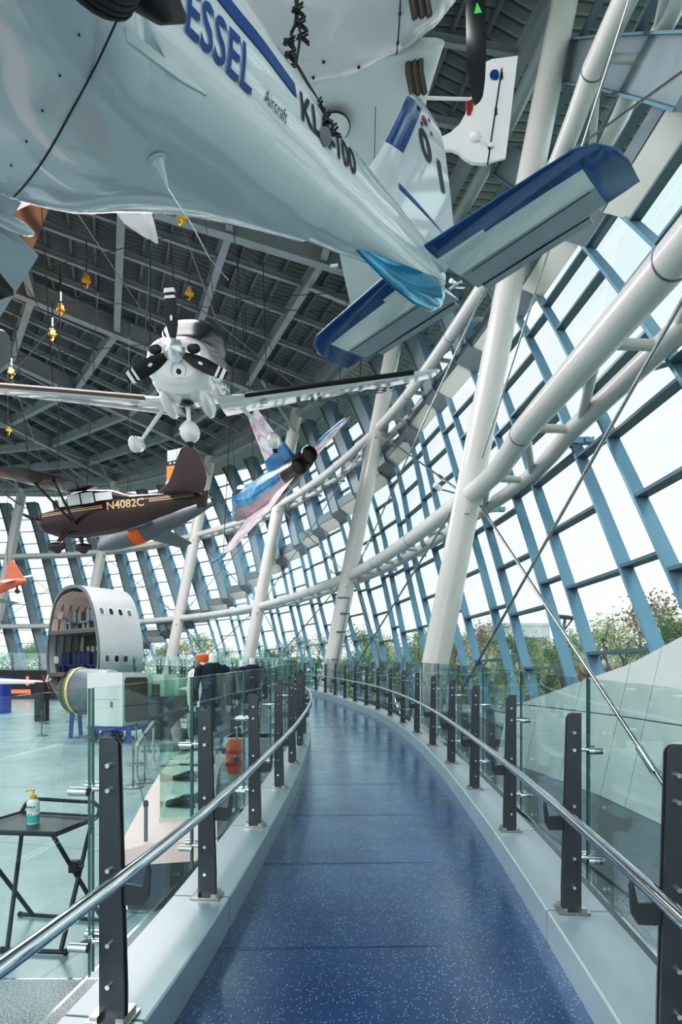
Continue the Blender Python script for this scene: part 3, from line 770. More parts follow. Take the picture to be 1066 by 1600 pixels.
# smooth wing-root fillet: a keel shell flaring out from the fuselage sides to the wing underside
def flare(x,port=False):
    if port: return interp([(1.6,.262),(1.9,.305),(2.2,.355),(2.5,.40),(2.75,.43),(2.95,.455),(3.12,.49),(3.3,.58),(3.5,.70),(3.65,.76),(4.3,.76),(4.7,.62),(5.1,.5)],x)
    return interp([(1.6,.262),(1.9,.325),(2.2,.40),(2.5,.48),(2.75,.56),(2.95,.64),(3.1,.70),(3.3,.76),(4.3,.76),(4.7,.62),(5.1,.5)],x)
def keel(x,port=False):
    w_,zb,zt=body_section(ST1,x); wf=max(flare(x,port),w_*.99); k=min(1,max(0,(wf-w_)/.18)); 
    zo=-.445*k+(zb*.45)*(1-k); zm=min(zb-.004,zb)
    pts=[]
    aa=0 if not port else .28
    p0=body_pt(ST1,x,-.45-aa,-.012,2.25); p1=body_pt(ST1,x,-.72-aa,-.003,2.25)
    pts=[(p0.y,p0.z),(p1.y+.002,p1.z),(w_+(wf-w_)*.30+.003,p1.z*.35+zo*.65+.03*k),(w_+(wf-w_)*.72+.004,zo+.018*k),(wf+.004,zo+.002),(wf*.985+.002,zo-.022-.02*(1-k)),(wf*.86,zo*.6+zb*.4-.012),(wf*.62,zo*.25+zb*.75-.012),(wf*.32,zb-.010),(0,zb-.012)]
    if port:
        g=min(1,max(0,(x-2.92)/.35)); g=g*g*(3-2*g); n=len(pts); o=[]
        for i,(a,c_) in enumerate(pts):
            q=body_pt(ST1,x,-.73-(math.pi/2-.73)*i/(n-1),.002+.010*i/(n-1),2.25); o.append((q.y*(1-g)+a*g,q.z*(1-g)+c_*g))
        o[-1]=(0,zb-.012); pts=o
    return pts
def keelc(x,port=False):
    P=keel(x,port); Q=catmull([V((a,c,0)) for a,c in P],3); return [(q.x,q.y) for q in Q]
xs=[1.7+.1*k for k in range(35)]
b=MB(); b.loft([[V((x,y,z)) for y,z in keelc(x,True)]+[V((x,-y,z)) for y,z in reversed(keelc(x)[:-1])] for x in xs],cap=False,closed=False); b.build('wing_root_fillet','white',a1,70,True)
def under(x,y):
    P=keelc(x); ay=abs(y); best=None
    for (a,c),(e_,g) in zip(P,P[1:]):
        if e_<=ay<=a and c<-.3: 
            t=(a-ay)/(a-e_+1e-9); z=c+(g-c)*t; best=z if best is None else min(best,z)
    return best if best is not None else -.47
b=MB(); b.tube([V((3.3,y*.05,under(3.3,y*.05)-.0015)) for y in range(9,-15,-1)],.004,6); b.build('panel_joint','black',a1,30,True)
for k in range(6):
    y=.3-.19*k; b=MB(); b.tube([V((3.4,y,under(3.4,y)-.0)),V((3.4,y,under(3.4,y)-.004))],.005,8); b.build('rivet','black',a1,30,True)
# flap outboard of the fillet, drooped
b=MB(); b.prism([(3.36,-.40),(3.36,-.50),(3.2,-.54),(3.1,-.57),(3.1,-.56),(3.2,-.48)],(0,-1.9,0),(1,0,0),(0,0,1),(0,1,0),1.9); b.build('flap','grey',a1,30,True)
b=MB(); b.ball((3.28,-.84,-.53),(.13,.035,.04),14,8); b.build('flap_hinge_fairing','white',a1,60,True)
b=MB(); b.box((3.1,-.62,-.475),.03,.03,.012); b.build('blue_marker','navy',a1,0,True)
# tail surfaces
def tail1(s):
    P=lambda f,y: V((0,0,0))
    # fixed part: white underside, blue leading edge and tip
    secs=[(s*.10,.46,-.44,0,.09),(s*.5,.42,-.43,0,.085),(s*1.0,.37,-.42,0,.08),(s*1.235,.34,-.415,0,.08),(s*1.245,.338,-.415,0,.08),(s*1.36,.26,-.41,0,.07),(s*1.45,.10,-.40,0,.06),(s*1.48,-.08,-.40,0,.05)]
    b=MB(); wing(b,secs,m=26); st=b.build('tailplane',['grey','blue','pearl'],a1,60,True)
    for p in st.data.polygons:
        c=p.center; y=abs(c.y)
        le=interp([(0,.46),(1,.37),(1.22,.34),(1.36,.26),(1.45,.1)],y)
        if c.x>le-.20 or y>1.24: p.material_index=1
        elif c.x>-.12: p.material_index=2
        else: p.material_index=0
    # crisp blue band geometry: rebuild split at sharp limits is done by narrow span sections
    b=MB(); b.prism([(-.43,-.006),(-.53,-.004),(-.53,.004),(-.43,.008)],(0,s*.62,0),(1,0,0),(0,0,1),(0,1,0),.95); b.build('trim_tab','grey',a1,0,True)
    b=MB(); b.beam((-.125,s*.2,-.0335),(-.125,s*1.2,-.0290),.006,.004); b.build('hinge_line','black',a1,0,True)
    b=MB(); b.beam((-.43,s*.15,-.004),(-.43,s*1.1,-.004),.006,.012); b.build('tab_gap','black',a1,0,True)
for s in(-1,1): tail1(s)
b=MB(); b.tube([(.45,.07,0),(.1,.07,0)],[.03,.05],12); b.tube([(.45,-.07,0),(.1,-.07,0)],[.03,.05],12); b.build('root_fillet','white',a1,60,True)
b=MB(); b.tube([(-.12,0,0),(-.22,0,0)],.02,8); b.tube([(-.2,-.06,-.01),(-.2,.06,-.01)],.015,8); b.tube([(-.2,0,-.03),(-.3,.03,-.01)],.01,6); b.build('elevator_hinge','steel',a1,30,True)
# ventral fin
b=MB(); rings=[]
for x,z,h,w_ in[(1.42,-.27,.012,.012),(1.2,-.26,.09,.03),(.9,-.23,.20,.05),(.6,-.19,.27,.055),(.3,-.15,.28,.055),(.14,-.11,.22,.04),(.06,-.09,.14,.02)]:
    rings.append([V((x,w_*math.cos(a)*(1 if math.sin(a)>-.2 else .8),z-h*.35+ (h*.65)*math.sin(a))) for a in [2*math.pi*k/14 for k in range(14)]])
b.loft(rings); b.build('ventral_fin','teal',a1,60,True)
# vertical fin
FV=[(.12,1.2,-.30,0,.08),(.38,.98,-.34,0,.085),(.66,.74,-.37,0,.08),(.98,.50,-.41,0,.08),(1.28,.28,-.44,0,.08),(1.50,.12,-.42,0,.08),(1.58,.02,-.30,0,.07),(1.61,-.08,-.2,0,.06)]
b=MB(); wing(b,FV,vert=True,m=12); fn=b.build('fin','white',a1,60,True)
def finy(x,z):
    le=interp([(r[0],r[1]) for r in FV],z); te=interp([(r[0],r[2]) for r in FV],z); th=interp([(r[0],r[4]) for r in FV],z)
    u=min(max((le-x)/(le-te),0.001),1); return (le-te)*5*th*(.2969*math.sqrt(u)-.126*u-.3516*u*u+.2843*u**3-.1015*u**4)
b=MB()
for k in range(10):
    z0=.80+.068*k; z1=z0+.068
    l0=interp([(r[0],r[1]) for r in FV],z0); l1=interp([(r[0],r[1]) for r in FV],z1)
    for i in range(6):
        u0,u1=.001+i*.2/6,.001+(i+1)*.2/6
        q=lambda u,l,z: V((l-u,finy(l-u,z)+.004,z))
        b.quad(q(u0,l0,z0),q(u1,l0,z0),q(u1,l1,z1),q(u0,l1,z1))
b.build('blue_leading_band','blue',fn,60,True,noflip=True)
b=MB()
for i in range(8):
    x0,x1=.62-.1*i,.62-.1*(i+1); t0,t1=.05*(1-i/8),.05*(1-(i+1)/8)
    b.quad(V((x0,finy(x0,.42)+.006,.40-i*.004)),V((x1,finy(x1,.42)+.006,.40-(i+1)*.004)),V((x1,finy(x1,.42)+.006,.40-(i+1)*.004+t1)),V((x0,finy(x0,.42)+.006,.40-i*.004+t0)))
b.build('blue_flash','navy',fn,0,True,noflip=True)
def fdec(name,m,body,size,x,z,bold=.0,shear=0): return decal(name,m,fn,body,size,lambda u,v:V((x-u,finy(x-u,z+v)+.008,z+v)),shear,bold,.06)
fdec('number_lettering','ink','0',.38,.10,.98,.010); fdec('number_lettering','ink','1',.38,-.13,.84,.016)
b=MB(); cx_,cz_=-.07,1.37
def disc(b,x,z,r,a0=0,a1=2*math.pi,n=16):
    pts=[V((x+r*math.cos(a0+(a1-a0)*k/n),finy(x,z)+.008,z+r*math.sin(a0+(a1-a0)*k/n))) for k in range(n+1)]; b.add(pts,[tuple(range(n+1))])
disc(b,cx_,cz_,.042,0,math.pi); b.build('flag_red','red',fn,0,True,noflip=True)
b=MB(); disc(b,cx_,cz_,.042,math.pi,2*math.pi); b.build('flag_blue','navy',fn,0,True,noflip=True)
for dx,dz in((.08,.06),(-.08,.05),(.07,-.07),(-.08,-.07)):
    b=MB()
    for q in(-.012,0,.012): b.box((cx_+dx+q,finy(cx_,cz_)+.008,cz_+dz),.007,.002,.035)
    b.build('flag_trigram','ink',fn,0,True)
# side lettering (port side)
def sidepos(x0,a0,rs=1.0,tilt=0,off=.006,xs=1.0):
    def f(u,v):
        u=u*xs; x=x0-u; w_,zb,zt=body_section(ST1,x); r=(w_+(zt-zb)/2)/2
        q=body_pt(ST1,x,a0+(v*rs+tilt*u)/r,off,2.25)
        return q
    return f
decal('maker_lettering','navy',a1,'VESSEL',.24,sidepos(3.04,-.58,1.08,.0,.008,.74),.12,.003,.04)
decal('aircraft_lettering','ink',a1,'Aircraft',.082,sidepos(2.41,-.52,1,.01,.006,.72),.15,.0,.03)
decal('registration_lettering','ink',a1,'KLA-100',.17,sidepos(2.10,-.27,1,.04,.006,.98),.1,.004,.05)
b=MB()
for k in range(26):
    x0,x1=3.5-.053*k,3.5-.053*(k+1)
    b.quad(*[body_pt(ST1,x_,a_,.005,2.25) for x_,a_ in((x0,-.09),(x1,-.09),(x1,.05),(x0,.05))])
b.build('blue_side_stripe','navy',a1,60,True,noflip=True)
# belly antenna, strake, undercarriage
b=MB(); z=under(2.86,-.02)
b.lathe([(.001,0),(.045,0),(.045,-.008),(.03,-.012),(.024,-.03),(.012,-.09),(.006,-.13),(.001,-.131)],(2.86,-.02,z+.004),(.35,.1,1),16); an=b.build('belly_antenna','white',a1,40,True)
b=MB(); b.tube([(2.82,-.03,z-.12),(2.66,-.08,z-.20),(2.5,-.16,z-.27),(2.45,-.18,z-.27),(2.33,-.22,z-.29)],.0035,6); b.build('antenna_wire','steel',an,60,True)
b=MB(); b.prism([(3.25,-.54),(2.88,-.56),(2.86,-.575),(3.0,-.60),(3.25,-.60)],(0,.40,0.02),(1,0,0),(0,0,1),(0,1,0),.012); b.build('boarding_step','white',a1,20,True)
for s in(1,-1):
    g=MB(); g.tube([(3.62,s*.45,-.55),(3.62,s*.66,-.78),(3.68,s*.82,-.9)],[.035,.03,.028],10); lg=g.build('main_gear_leg','black',a1,60,True)
    b=MB(); b.lathe([(.06,-.06),(.13,-.065),(.165,-.05),(.175,-.02),(.175,.02),(.165,.05),(.13,.065),(.06,.06)],(3.68,s*.84,-.95),(0,1,0),28)
    for q in(-.03,-.012,.012,.03): b.lathe([(.178,q-.004),(.1785,q),(.178,q+.004)],(3.68,s*.84,-.95),(0,1,0),28)
    b.build('tyre','rubber',lg,40,True)
    b=MB(); rings=[]
    for x,w_,zb,zt in[(3.25,.012,-1.0,-.96),(3.34,.06,-1.06,-.87),(3.45,.09,-1.07,-.80),(3.6,.11,-1.03,-.78),(3.75,.10,-1.05,-.79),(3.85,.07,-1.04,-.85),(3.92,.02,-.98,-.92)]:
        rings.append([V((x+.08,s*.84+w_*math.cos(a),(zb+zt)/2+.05+(zt-zb)/2*math.sin(a))) for a in [2*math.pi*k/16 for k in range(16)]])
    b.loft(rings); b.build('wheel_spat','black',lg,60,True)
b=MB(); b.lathe([(.001,.3),(.07,.24),(.13,.1),(.15,0)],(6.1,0,-.05),(1,0,0),20); b.build('spinner','white',a1,60,True)
propeller(a1,6.2,.85,[0,2.09,4.19],'black',None,.07)
b=MB(); fuselage(b,[(3.3,.4,.5,.8),(3.9,.47,.5,1.12),(4.5,.47,.5,1.1),(5.1,.4,.4,.7)],2.2,24,4); b.build('canopy','canopy',a1,60,True)
# ================================================================ AIRCRAFT TWO: broad warm-white belly at the top
F2=V((.99,-.05,.10)).normalized(); U2=V((-.10,0,.995)); U2=(U2-F2*U2.dot(F2)).normalized(); P2=U2.cross(F2)
A2=pose([[F2.x,P2.x,U2.x],[F2.y,P2.y,U2.y],[F2.z,P2.z,U2.z]],[1.03,4.42,5.75])
a2=root('aerobatic_aircraft',A2,'broad warm-white aircraft with triple exhaust pipes and dark propeller at the top of the view','aircraft')
ST2=[(-6.5,.06,.0,.25),(-5,.3,-.25,.4),(-3.6,.62,-.42,.6),(-2.6,.85,-.47,.8),(-1.6,.93,-.48,.75),(-1.0,.86,-.48,.55),(-.6,.70,-.46,.45),(-.3,.50,-.42,.36),(-.15,.38,-.34,.30),(-.08,.30,-.28,.27)]
b=MB(); fuselage(b,ST2,2.5,36,5); b.build('fuselage','pink',a2,50,True)
b=MB(); b.lathe([(.001,.42),(.08,.36),(.16,.2),(.21,0),(.21,-.1)],(.02,0,0),(1,0,0),24); b.build('spinner','flat',a2,60,True)
for k,(y,nm) in enumerate(((.60,0),(-.05,0))):
    for q in(-.055,0,.055):
        b=MB(); x0=-.46-q if k==0 else -.49-q
        p=V((x0,y,-.40 if k==0 else -.44)); b.tube([p+V((0,-.05,.08)),p+V((.0,.02,-.03)),p+V((.03,.10,-.15))],.026,12); b.tube([p+V((.03,.10,-.15)),p+V((.032,.104,-.156))],.018,12)
        b.build('exhaust_pipe','burnt',a2,50,True)
for s in(1,-1):
    b=MB(); wing(b,[(s*.5,-.20,-1.45,-.33,.12),(s*1.0,-.30,-1.38,-.30,.12),(s*2.2,-.36,-1.30,-.22,.11),(s*3.6,-.42,-1.18,-.12,.11),(s*4.4,-.47,-1.10,-.06,.1),(s*4.5,-.6,-1.0,-.05,.05)],m=12)
    wg=b.build('wing','flat',a2,60,True)
    b=MB(); b.beam((-.80,s*.9,-.405),(-.80,s*2.4,-.32),.006,.004); b.build('wing_seam','black',wg,0,True)
    b=MB(); b.tube([(-.55,s*1.75,-.34),(-.55,s*1.75,-.352)],.045,16); b.build('port_hole','ink',wg,40,True)
    b=MB(); b.tube([(-1.2,s*1.05,-.395),(-1.2,s*1.05,-.405)],.16,28); b.tube([(-1.2,s*1.05,-.404),(-1.2,s*1.05,-.408)],.15,28,mi=1); b.build('round_emblem',['ink','pink'],wg,40,True)
    for y in(2.2,3.2): 
        b=MB(); b.tube([(-1.26,s*y,-.2),(-1.36,s*y,-.2)],.02,8); b.build('aileron_hinge','flat',wg,50,True)
b=MB()
for k in range(14):
    a=-math.pi*(.12+.76*k/14); a2_=-math.pi*(.12+.76*(k+1)/14); b.beam(body_pt(ST2,-.62,a,.002,2.5),body_pt(ST2,-.62,a2_,.002,2.5),.008,.004)
for k in range(0,14,2): b.ball(body_pt(ST2,-.62,-math.pi*(.14+.76*k/14),.003,2.5),.012,8,6)
b.build('cowl_seam','ink',a2,30,True)
b=MB()
for x,a in((-1.25,-1.2),(-1.1,-1.75),(-1.5,-1.45),(-.95,-1.0),(-1.35,-1.0)): p=body_pt(ST2,x,a,.002,2.5); b.ball(p,.014,10,6)
b.build('drain_hole','ink',a2,50,True)
propeller(a2,-.03,1.12,[R(166),R(46),R(286)],'black',None,.14)
b=MB(); b.prism([(0,0),(.03,.02),(.0,.085)],(.0,.095,-.62),(-1,0.2,0),(0,0,1),(0,1,0),.004) if False else b.prism([(-.03,0),(.03,0),(.0,.085)],(-.03,.055,-.62),(1,0,0),(0,0,1),(0,1,0),.004); b.build('propeller_emblem','green',a2,0,True)
b=MB(); wing(b,[(-1.2,-5.6,-6.4,.15,.08),(1.2,-5.6,-6.4,.15,.08)]); b.build('tailplane','pink',a2,60,True)
b=MB(); wing(b,[(.2,-5.4,-6.5,0,.08),(1.2,-6.0,-6.7,0,.08)],vert=True); b.build('fin','pink',a2,60,True)
# rope assembly between the two aircraft
cable([at(515,222,3.42),at(508,176,3.45)],'short black lifting cable end at the fuselage of the blue-tipped aircraft','lifting cable pieces',.012)
cable([at(508,176,3.45),at(462,98,3.62)],'taut black lifting cable between two clamp clusters','lifting cable pieces',.009)
cable([at(462,98,3.62),at(455,52,3.66),at(461,40,3.67),at(466,-10,3.75)],'black lifting cable bight leaving the top of the view','lifting cable pieces',.010)
cable([at(463,98,3.62),at(470,55,3.66),at(464,20,3.7),at(461,-10,3.75),V((-.35,3.9,16.2))],'black lifting cable running up to the roof','lifting cable pieces',.009)
shackle_cluster(at(498,160,3.45),at(512,186,3.45)-at(492,152,3.45),'lower black cable clamp cluster above the lettering')
shackle_cluster(at(455,62,3.64),at(459,90,3.63)-at(457,60,3.64),'upper black cable clamp cluster against the warm-white belly')
shackle_cluster(at(468,10,3.7),at(470,30,3.7)-at(466,8,3.7),'topmost black cable clamp cluster at the top edge')
t=root('lifting_eye',loc=at(513,205,3.4),label='dark lifting shackle and eye on the aircraft fuselage',cat='shackle')
b=MB(); c=at(512,200,3.42); b.tube([c+V((.03*math.cos(a),0,.05*math.sin(a))) for a in [k*math.pi/8 for k in range(17)]],.009,8); b.build('ring','black',t,60)
b=MB(); b.lathe([(.02,0),(.045,.01),(.045,.02),(.001,.03)],at(506,214,3.40),(.5,-.5,-.3),14); b.build('washer','greyd',t,40)
# ================================================================ AIRCRAFT THREE: glider with pushrod tail
def px8(x,y,Y=8.0): return at(x,y,Y)
t3=root('motor_glider',loc=(1.5,8,8.6),label='small white glider with blue e mark on its tall fin beyond the 01 fin',cat='aircraft')
def poly_px(b,pts,Y,th,mi=0):
    n=len(pts); a=[at(x,y,Y)+V((0,-th/2,0)) for x,y in pts]; c=[at(x,y,Y)+V((0,th/2,0)) for x,y in pts]
    b.add(a+c,[tuple(range(n-1,-1,-1)),tuple(range(n,2*n))]+[(i,(i+1)%n,n+(i+1)%n,n+i) for i in range(n)],mi); return b
b=MB(); poly_px(b,[(660,219),(692,215),(704,209),(718,196),(727,180),(735,155),(742,136),(752,108),(758,100),(771,94),(772,99),(784,107),(762,256),(752,257),(738,256),(726,249),(716,240),(706,236),(690,236),(660,238)],8,.05); b.build('fin','flat',t3,30)
b=MB(); poly_px(b,[(785,106),(775,100),(772,94),(809,89),(804,130),(790,248),(763,255)],8,.035); rd=b.build('rudder','flat',t3,30)
b=MB(); poly_px(b,[(783.2,107),(785.2,107),(762.8,257),(761,257)],7.97,.01); 
for x,y in((784,118),(775,174),(765,228)): b.box(at(x,y,7.965),.03,.02,.08)
b.build('rudder_hinge','ink',t3,0)
b=MB(); poly_px(b,[(728,160),(740,155),(739,170),(735,180),(730,179)],7.965,.02); b.build('red_patch','maroonr',t3,0)
b=MB(); b.ball(at(743,213,7.94),(.075,.06,.06),14,8); b.tube([at(748,216,7.9),at(766,225,7.93)],.008,6); b.ball(at(767,226,7.94),(.05,.02,.03),10,6); b.build('pushrod_fairing','flat',t3,50)
vs,fs=text2d('e',.26,.1,.012); b=MB(); p0=at(765,123,7.962); b.add([p0+V((v.x,0,v.y)) for v in vs],fs); b.build('round_e_mark','navy',t3,0,noflip=True)
b=MB(); b.tube([at(735,155,8.0),at(663,153,7.6),at(655,152,7.3)],.02,8); b.build('tail_strut','flat',t3,60)
b=MB(); b.loft([[V((x,8+r*math.cos(a),z+r*math.sin(a))) for a in [2*math.pi*k/16 for k in range(16)]] for x,z,r in[(1.25,8.82,.07),(0,8.8,.1),(-1.6,8.75,.18),(-2.6,8.8,.38),(-3.3,8.85,.45),(-4.0,8.8,.4),(-4.6,8.7,.2),(-4.8,8.65,.05)]]); b.build('fuselage','flat',t3,60)
b=MB()
for s in(-1,1):
    b=MB(); rings=[]
    for y,xl,xt,z in[(8,-3.85,-3.1,9.15),(8+s*1.3,-3.83,-3.14,9.2),(8+s*1.9,-3.72,-3.2,9.22),(8+s*2.2,-3.5,-3.25,9.23),(8+s*2.35,-3.32,-3.28,9.24)]:
        rings.append([V((xl,y,z)),V((xl*.7+xt*.3,y,z+.05)),V((xt,y,z+.01)),V((xt,y,z-.0)),V((xl*.7+xt*.3,y,z-.03))])
    b.loft(rings); b.build('wing','pink',t3,50)
# ================================================================ AIRCRAFT FOUR: white propeller aircraft facing the camera
A4=pose([[0.0481, 0.9984, -0.0283], [-0.9438, 0.0361, -0.3286], [-0.327, 0.0425, 0.9441]],[-2.88,9.703,5.50])
a4=root('propeller_aircraft',A4,'white low-wing aircraft facing the camera with chrome spinner and black three-blade propeller','aircraft')
ST4=[(-7.6,.05,-.18,.02),(-6.6,.10,-.22,.14),(-5.2,.28,-.28,.42),(-4.0,.48,-.50,.50),(-3.0,.60,-.66,.52),(-2.2,.63,-.74,.50),(-1.6,.62,-.78,.42),(-1.0,.60,-.76,.33),(-.6,.56,-.64,.28),(-.42,.50,-.50,.23),(-.35,.44,-.42,.19),(-.34,.2,-.2,.1)]
b=MB(); fuselage(b,ST4,2.5,36,5); b.build('fuselage','pink',a4,50,True)
b=MB(); b.lathe([(.001,.04),(.05,.0),(.12,-.10),(.18,-.24),(.205,-.4)],(0,0,0),(1,0,0),28); b.build('spinner','spin',a4,60,True)
propeller(a4,-.3,.97,[R(2),R(116),R(243)],'black','flat',.12)
for s in(-1,1):
    b=MB(); b.ball((-.355,s*.33,.03),(.05,.12,.085),18,10); b.build('air_intake','ink',a4,60,True)
    b=MB(); b.ball((-1.15,s*.36,-.76),(.55,.13,.20),18,12,Matrix.Rotation(-.25,3,'Y')); b.build('cowl_blister','pink',a4,60,True)
b=MB(); b.lathe([(.13,0),(.135,.02),(.12,.02),(.10,-.06),(.05,-.1),(.001,-.1)],(-.355,.03,-.30),(1,0,-.15),22); b.build('oil_intake','grey',a4,50,True)
b=MB(); b.ball((-.36,.03,-.32),(.03,.055,.055),12,8); b.build('intake_duct','ink',a4,60,True)
b=MB(); b.box((-.66,0,-.60),.10,.26,.08,Matrix.Rotation(.6,3,'Y')); b.build('cooling_slot','grey',a4,30,True)
b=MB(); b.ball((-1.0,0,-.765),(.22,.12,.05),16,8); b.build('nose_gear_well','ink',a4,60,True)
b=MB(); b.tube([(-1.05,0,-.7),(-.95,0,-1.1),(-.93,0,-1.22)],[.05,.04,.035],12); ng=b.build('nose_gear_leg','flat',a4,60,True)
b=MB(); b.ball((-.95,0,-1.27),(.32,.19,.20),18,12); b.build('wheel_spat','pink',ng,60,True)
b=MB(); b.lathe([(.05,-.05),(.15,-.05),(.165,0),(.15,.05),(.05,.05)],(-.95,0,-1.38),(0,1,0),20); b.build('tyre','rubber',ng,50,True)
b=MB(); fuselage(b,[(-1.28,.50,-1.60,-1.50),(-.62,.10,-1.55,-1.5)],2,12,1); 
for s in(-1,1):
    b=MB(); b.tube([(-2.6,s*.75,-.60),(-2.75,s*1.45,-1.32)],[.05,.035],10); lg=b.build('main_gear_leg','flat',a4,60,True)
    b=MB(); b.loft([[V((x,s*1.50+w_*math.cos(a),-1.38+h*math.sin(a))) for a in [2*math.pi*k/16 for k in range(16)]] for x,w_,h in[(-3.2,.02,.03),(-3.0,.10,.12),(-2.75,.14,.17),(-2.45,.13,.17),(-2.28,.08,.1),(-2.24,.03,.03)]]); b.build('wheel_spat','pink',lg,60,True)
    b=MB(); b.lathe([(.05,-.05),(.15,-.05),(.17,0),(.15,.05),(.05,.05)],(-2.72,s*1.5,-1.47),(0,1,0),20); b.build('tyre','rubber',lg,50,True)
    b=MB(); b.lathe([(.13,-.1),(.135,-.06),(.13,-.02)],(-2.6,s*1.5,-1.45),(.1,0,-1),16); b.build('red_band','red',lg,40,True)
    W=[(s*.45,-1.75,-3.15,-.58,.12),(s*.9,-1.85,-3.05,-.55,.13),(s*2.5,-2.0,-2.95,-.37,.13),(s*4.6,-2.15,-2.8,-.15,.12),(s*5.0,-2.22,-2.75,-.1,.08),(s*5.1,-2.4,-2.65,-.09,.04)]
    b=MB(); wing(b,W,m=10,inc=.17); wg=b.build('wing','pink',a4,60,True)
    b=MB(); rings=[]
    for y,xl,xt,z,th in [(s*1.0,-1.86,-3.0,-.54,.13),(s*2.5,-2.0,-2.95,-.37,.13),(s*4.5,-2.14,-2.8,-.16,.12)]:
        rings.append([V((xl-.09,y,z+.055)),V((xl+.004,y,z+.02)),V((xl+.012,y,z-.0)),V((xl+.0,y,z-.022)),V((xl-.07,y,z-.045))])
    b.loft(rings,closed=False,cap=False); b.build('de_icing_boot','brown' if s<0 else 'black',wg,60,True)
    b=MB(); b.box((-2.25,s*1.35,-.655),.10,.16,.01); b.build('fuel_drain','ink',wg,0,True)
def w4z(y): return interp([(.45,-.58),(.9,-.55),(2.5,-.37),(4.6,-.15),(5.1,-.09)],abs(y))-.07
decal('registration_lettering','ink',a4,'HL-C089',.62,lambda u,v:V((-2.85+v*.9,2.0+u,w4z(2.0+u)-.012-.17*(.85-v*.9))),0,.01,.1)
b=MB(); fuselage(b,[(-1.35,.30,.3,.42),(-1.8,.50,.3,.80),(-2.6,.58,.3,.98),(-3.4,.54,.3,.94),(-4.2,.36,.3,.62),(-4.7,.2,.3,.42)],2.2,28,4); b.build('canopy','canopy',a4,60,True)
b=MB()
for k,(m_,a) in enumerate((('red',.0),('navy',-.10),('navy',-.18))):
    b=MB()
    for i in range(12):
        x0,x1=-1.9-.28*i,-1.9-.28*(i+1); b.quad(body_pt(ST4,x0,a,.006,2.5),body_pt(ST4,x1,a,.006,2.5),body_pt(ST4,x1,a+.05,.006,2.5),body_pt(ST4,x0,a+.05,.006,2.5))
    b.build('side_stripe',m_,a4,60,True,noflip=True)
b=MB(); wing(b,[(-1.7,-6.7,-7.4,-.05,.08),(1.7,-6.7,-7.4,-.05,.08)]); b.build('tailplane','flat',a4,60,True)
b=MB(); wing(b,[(-.1,-6.3,-7.6,0,.08),(.42,-6.9,-7.7,0,.08)],vert=True); b.build('fin','flat',a4,60,True)
# ================================================================ AIRCRAFT FIVE: maroon high-wing aircraft
A5=pose([[-0.9852, -0.1327, -0.1087], [0.1511, -0.9713, -0.1837], [-0.0813, -0.1974, 0.9769]],[-12.75,24.277,6.427])
a5=root('high_wing_aircraft',A5,'dark maroon high-wing aircraft with gold stripes seen side-on at left','aircraft')
ST5=[(-7.3,.04,-.12,.24),(-6.6,.10,-.24,.36),(-5.6,.24,-.46,.42),(-4.4,.42,-.74,.50),(-3.6,.53,-.88,.60),(-3.0,.57,-.93,.64),(-2.2,.58,-.95,.62),(-1.5,.57,-.90,.46),(-.9,.52,-.80,.34),(-.4,.46,-.6,.27),(-.12,.34,-.38,.2),(-.03,.15,-.16,.1)]
b=MB(); fuselage(b,ST5,2.6,32,5); b.build('fuselage','maroon',a5,50,True)
b=MB(); fuselage(b,[(-4.3,.28,.3,.50),(-3.5,.46,.3,.82),(-2.6,.52,.3,.92),(-1.9,.5,.3,.88),(-1.35,.42,.25,.5)],2.8,24,4); b.build('cabin_roof','maroon',a5,50,True)
for s in(1,-1):
    for x0,x1,z0,z1 in((-1.75,-1.4,.34,.62),(-2.35,-1.8,.34,.76),(-2.95,-2.42,.34,.76),(-3.75,-3.02,.38,.70)):
        b=MB(); b.prism([(x0,z0),(x0,z1-.04 if x0<-3.5 else z1),(x1,z1),(x1,z0)],(0,s*.545,0),(1,0,0),(0,0,1),(0,1,0),.02); b.build('window','greeng' if False else 'flat',a5,0,True)  # opaque white stands in for daylight seen through the cabin windows
    W=[(s*.35,-1.65,-3.15,.92,.11),(s*2.5,-1.65,-3.15,.98,.11),(s*4.6,-1.7,-3.1,1.05,.10),(s*5.1,-1.95,-2.9,1.06,.06)]
    b=MB(); wing(b,W,m=10); wg=b.build('wing','maroon',a5,60,True)
    for x0,x1 in((-1.95,-2.0),(-1.95,-2.75)):
        b=MB(); b.tube([(x0,s*.52,-.45),(x1,s*2.7,.93)],.05,10); b.build('wing_strut','maroon',a5,60,True)
    b=MB(); b.tube([(-1.5,s*.4,-.55),(-1.25,s*.85,-1.05)],[.16,.07],12); lg=b.build('gear_leg','maroon',a5,60,True)
    b=MB(); b.ball((-1.2,s*.95,-1.22),(.42,.14,.20),18,12); b.build('wheel_spat','maroon',lg,60,True)
    b=MB(); b.lathe([(.05,-.06),(.19,-.06),(.2,0),(.19,.06),(.05,.06)],(-1.2,s*.95,-1.3),(0,1,0),20); b.build('tyre','rubber',lg,50,True)
    for da,th in((0,.035),(.085,.028)):
        b=MB()
        for x0_,x1_ in((-.3,-3.25),(-5.15,-7.0)):
            n=14
            for i in range(n):
                u0=x0_+(x1_-x0_)*i/n; u1=x0_+(x1_-x0_)*(i+1)/n
                A=lambda x,dz:(lambda w_,zb,zt: V((x,s*(w_*(1-min(.98,abs(((.06+dz+da*.9-(.04*x*.3))-(zb+zt)/2)/((zt-zb)/2)))**2.6)**(1/2.6)+.006),.06+dz+da*.9-(.04*x*.3))))(*body_section(ST5,x))
                b.quad(A(u0,0),A(u1,0),A(u1,th),A(u0,th))
        b.build('gold_stripe','gold',a5,60,True,noflip=True)
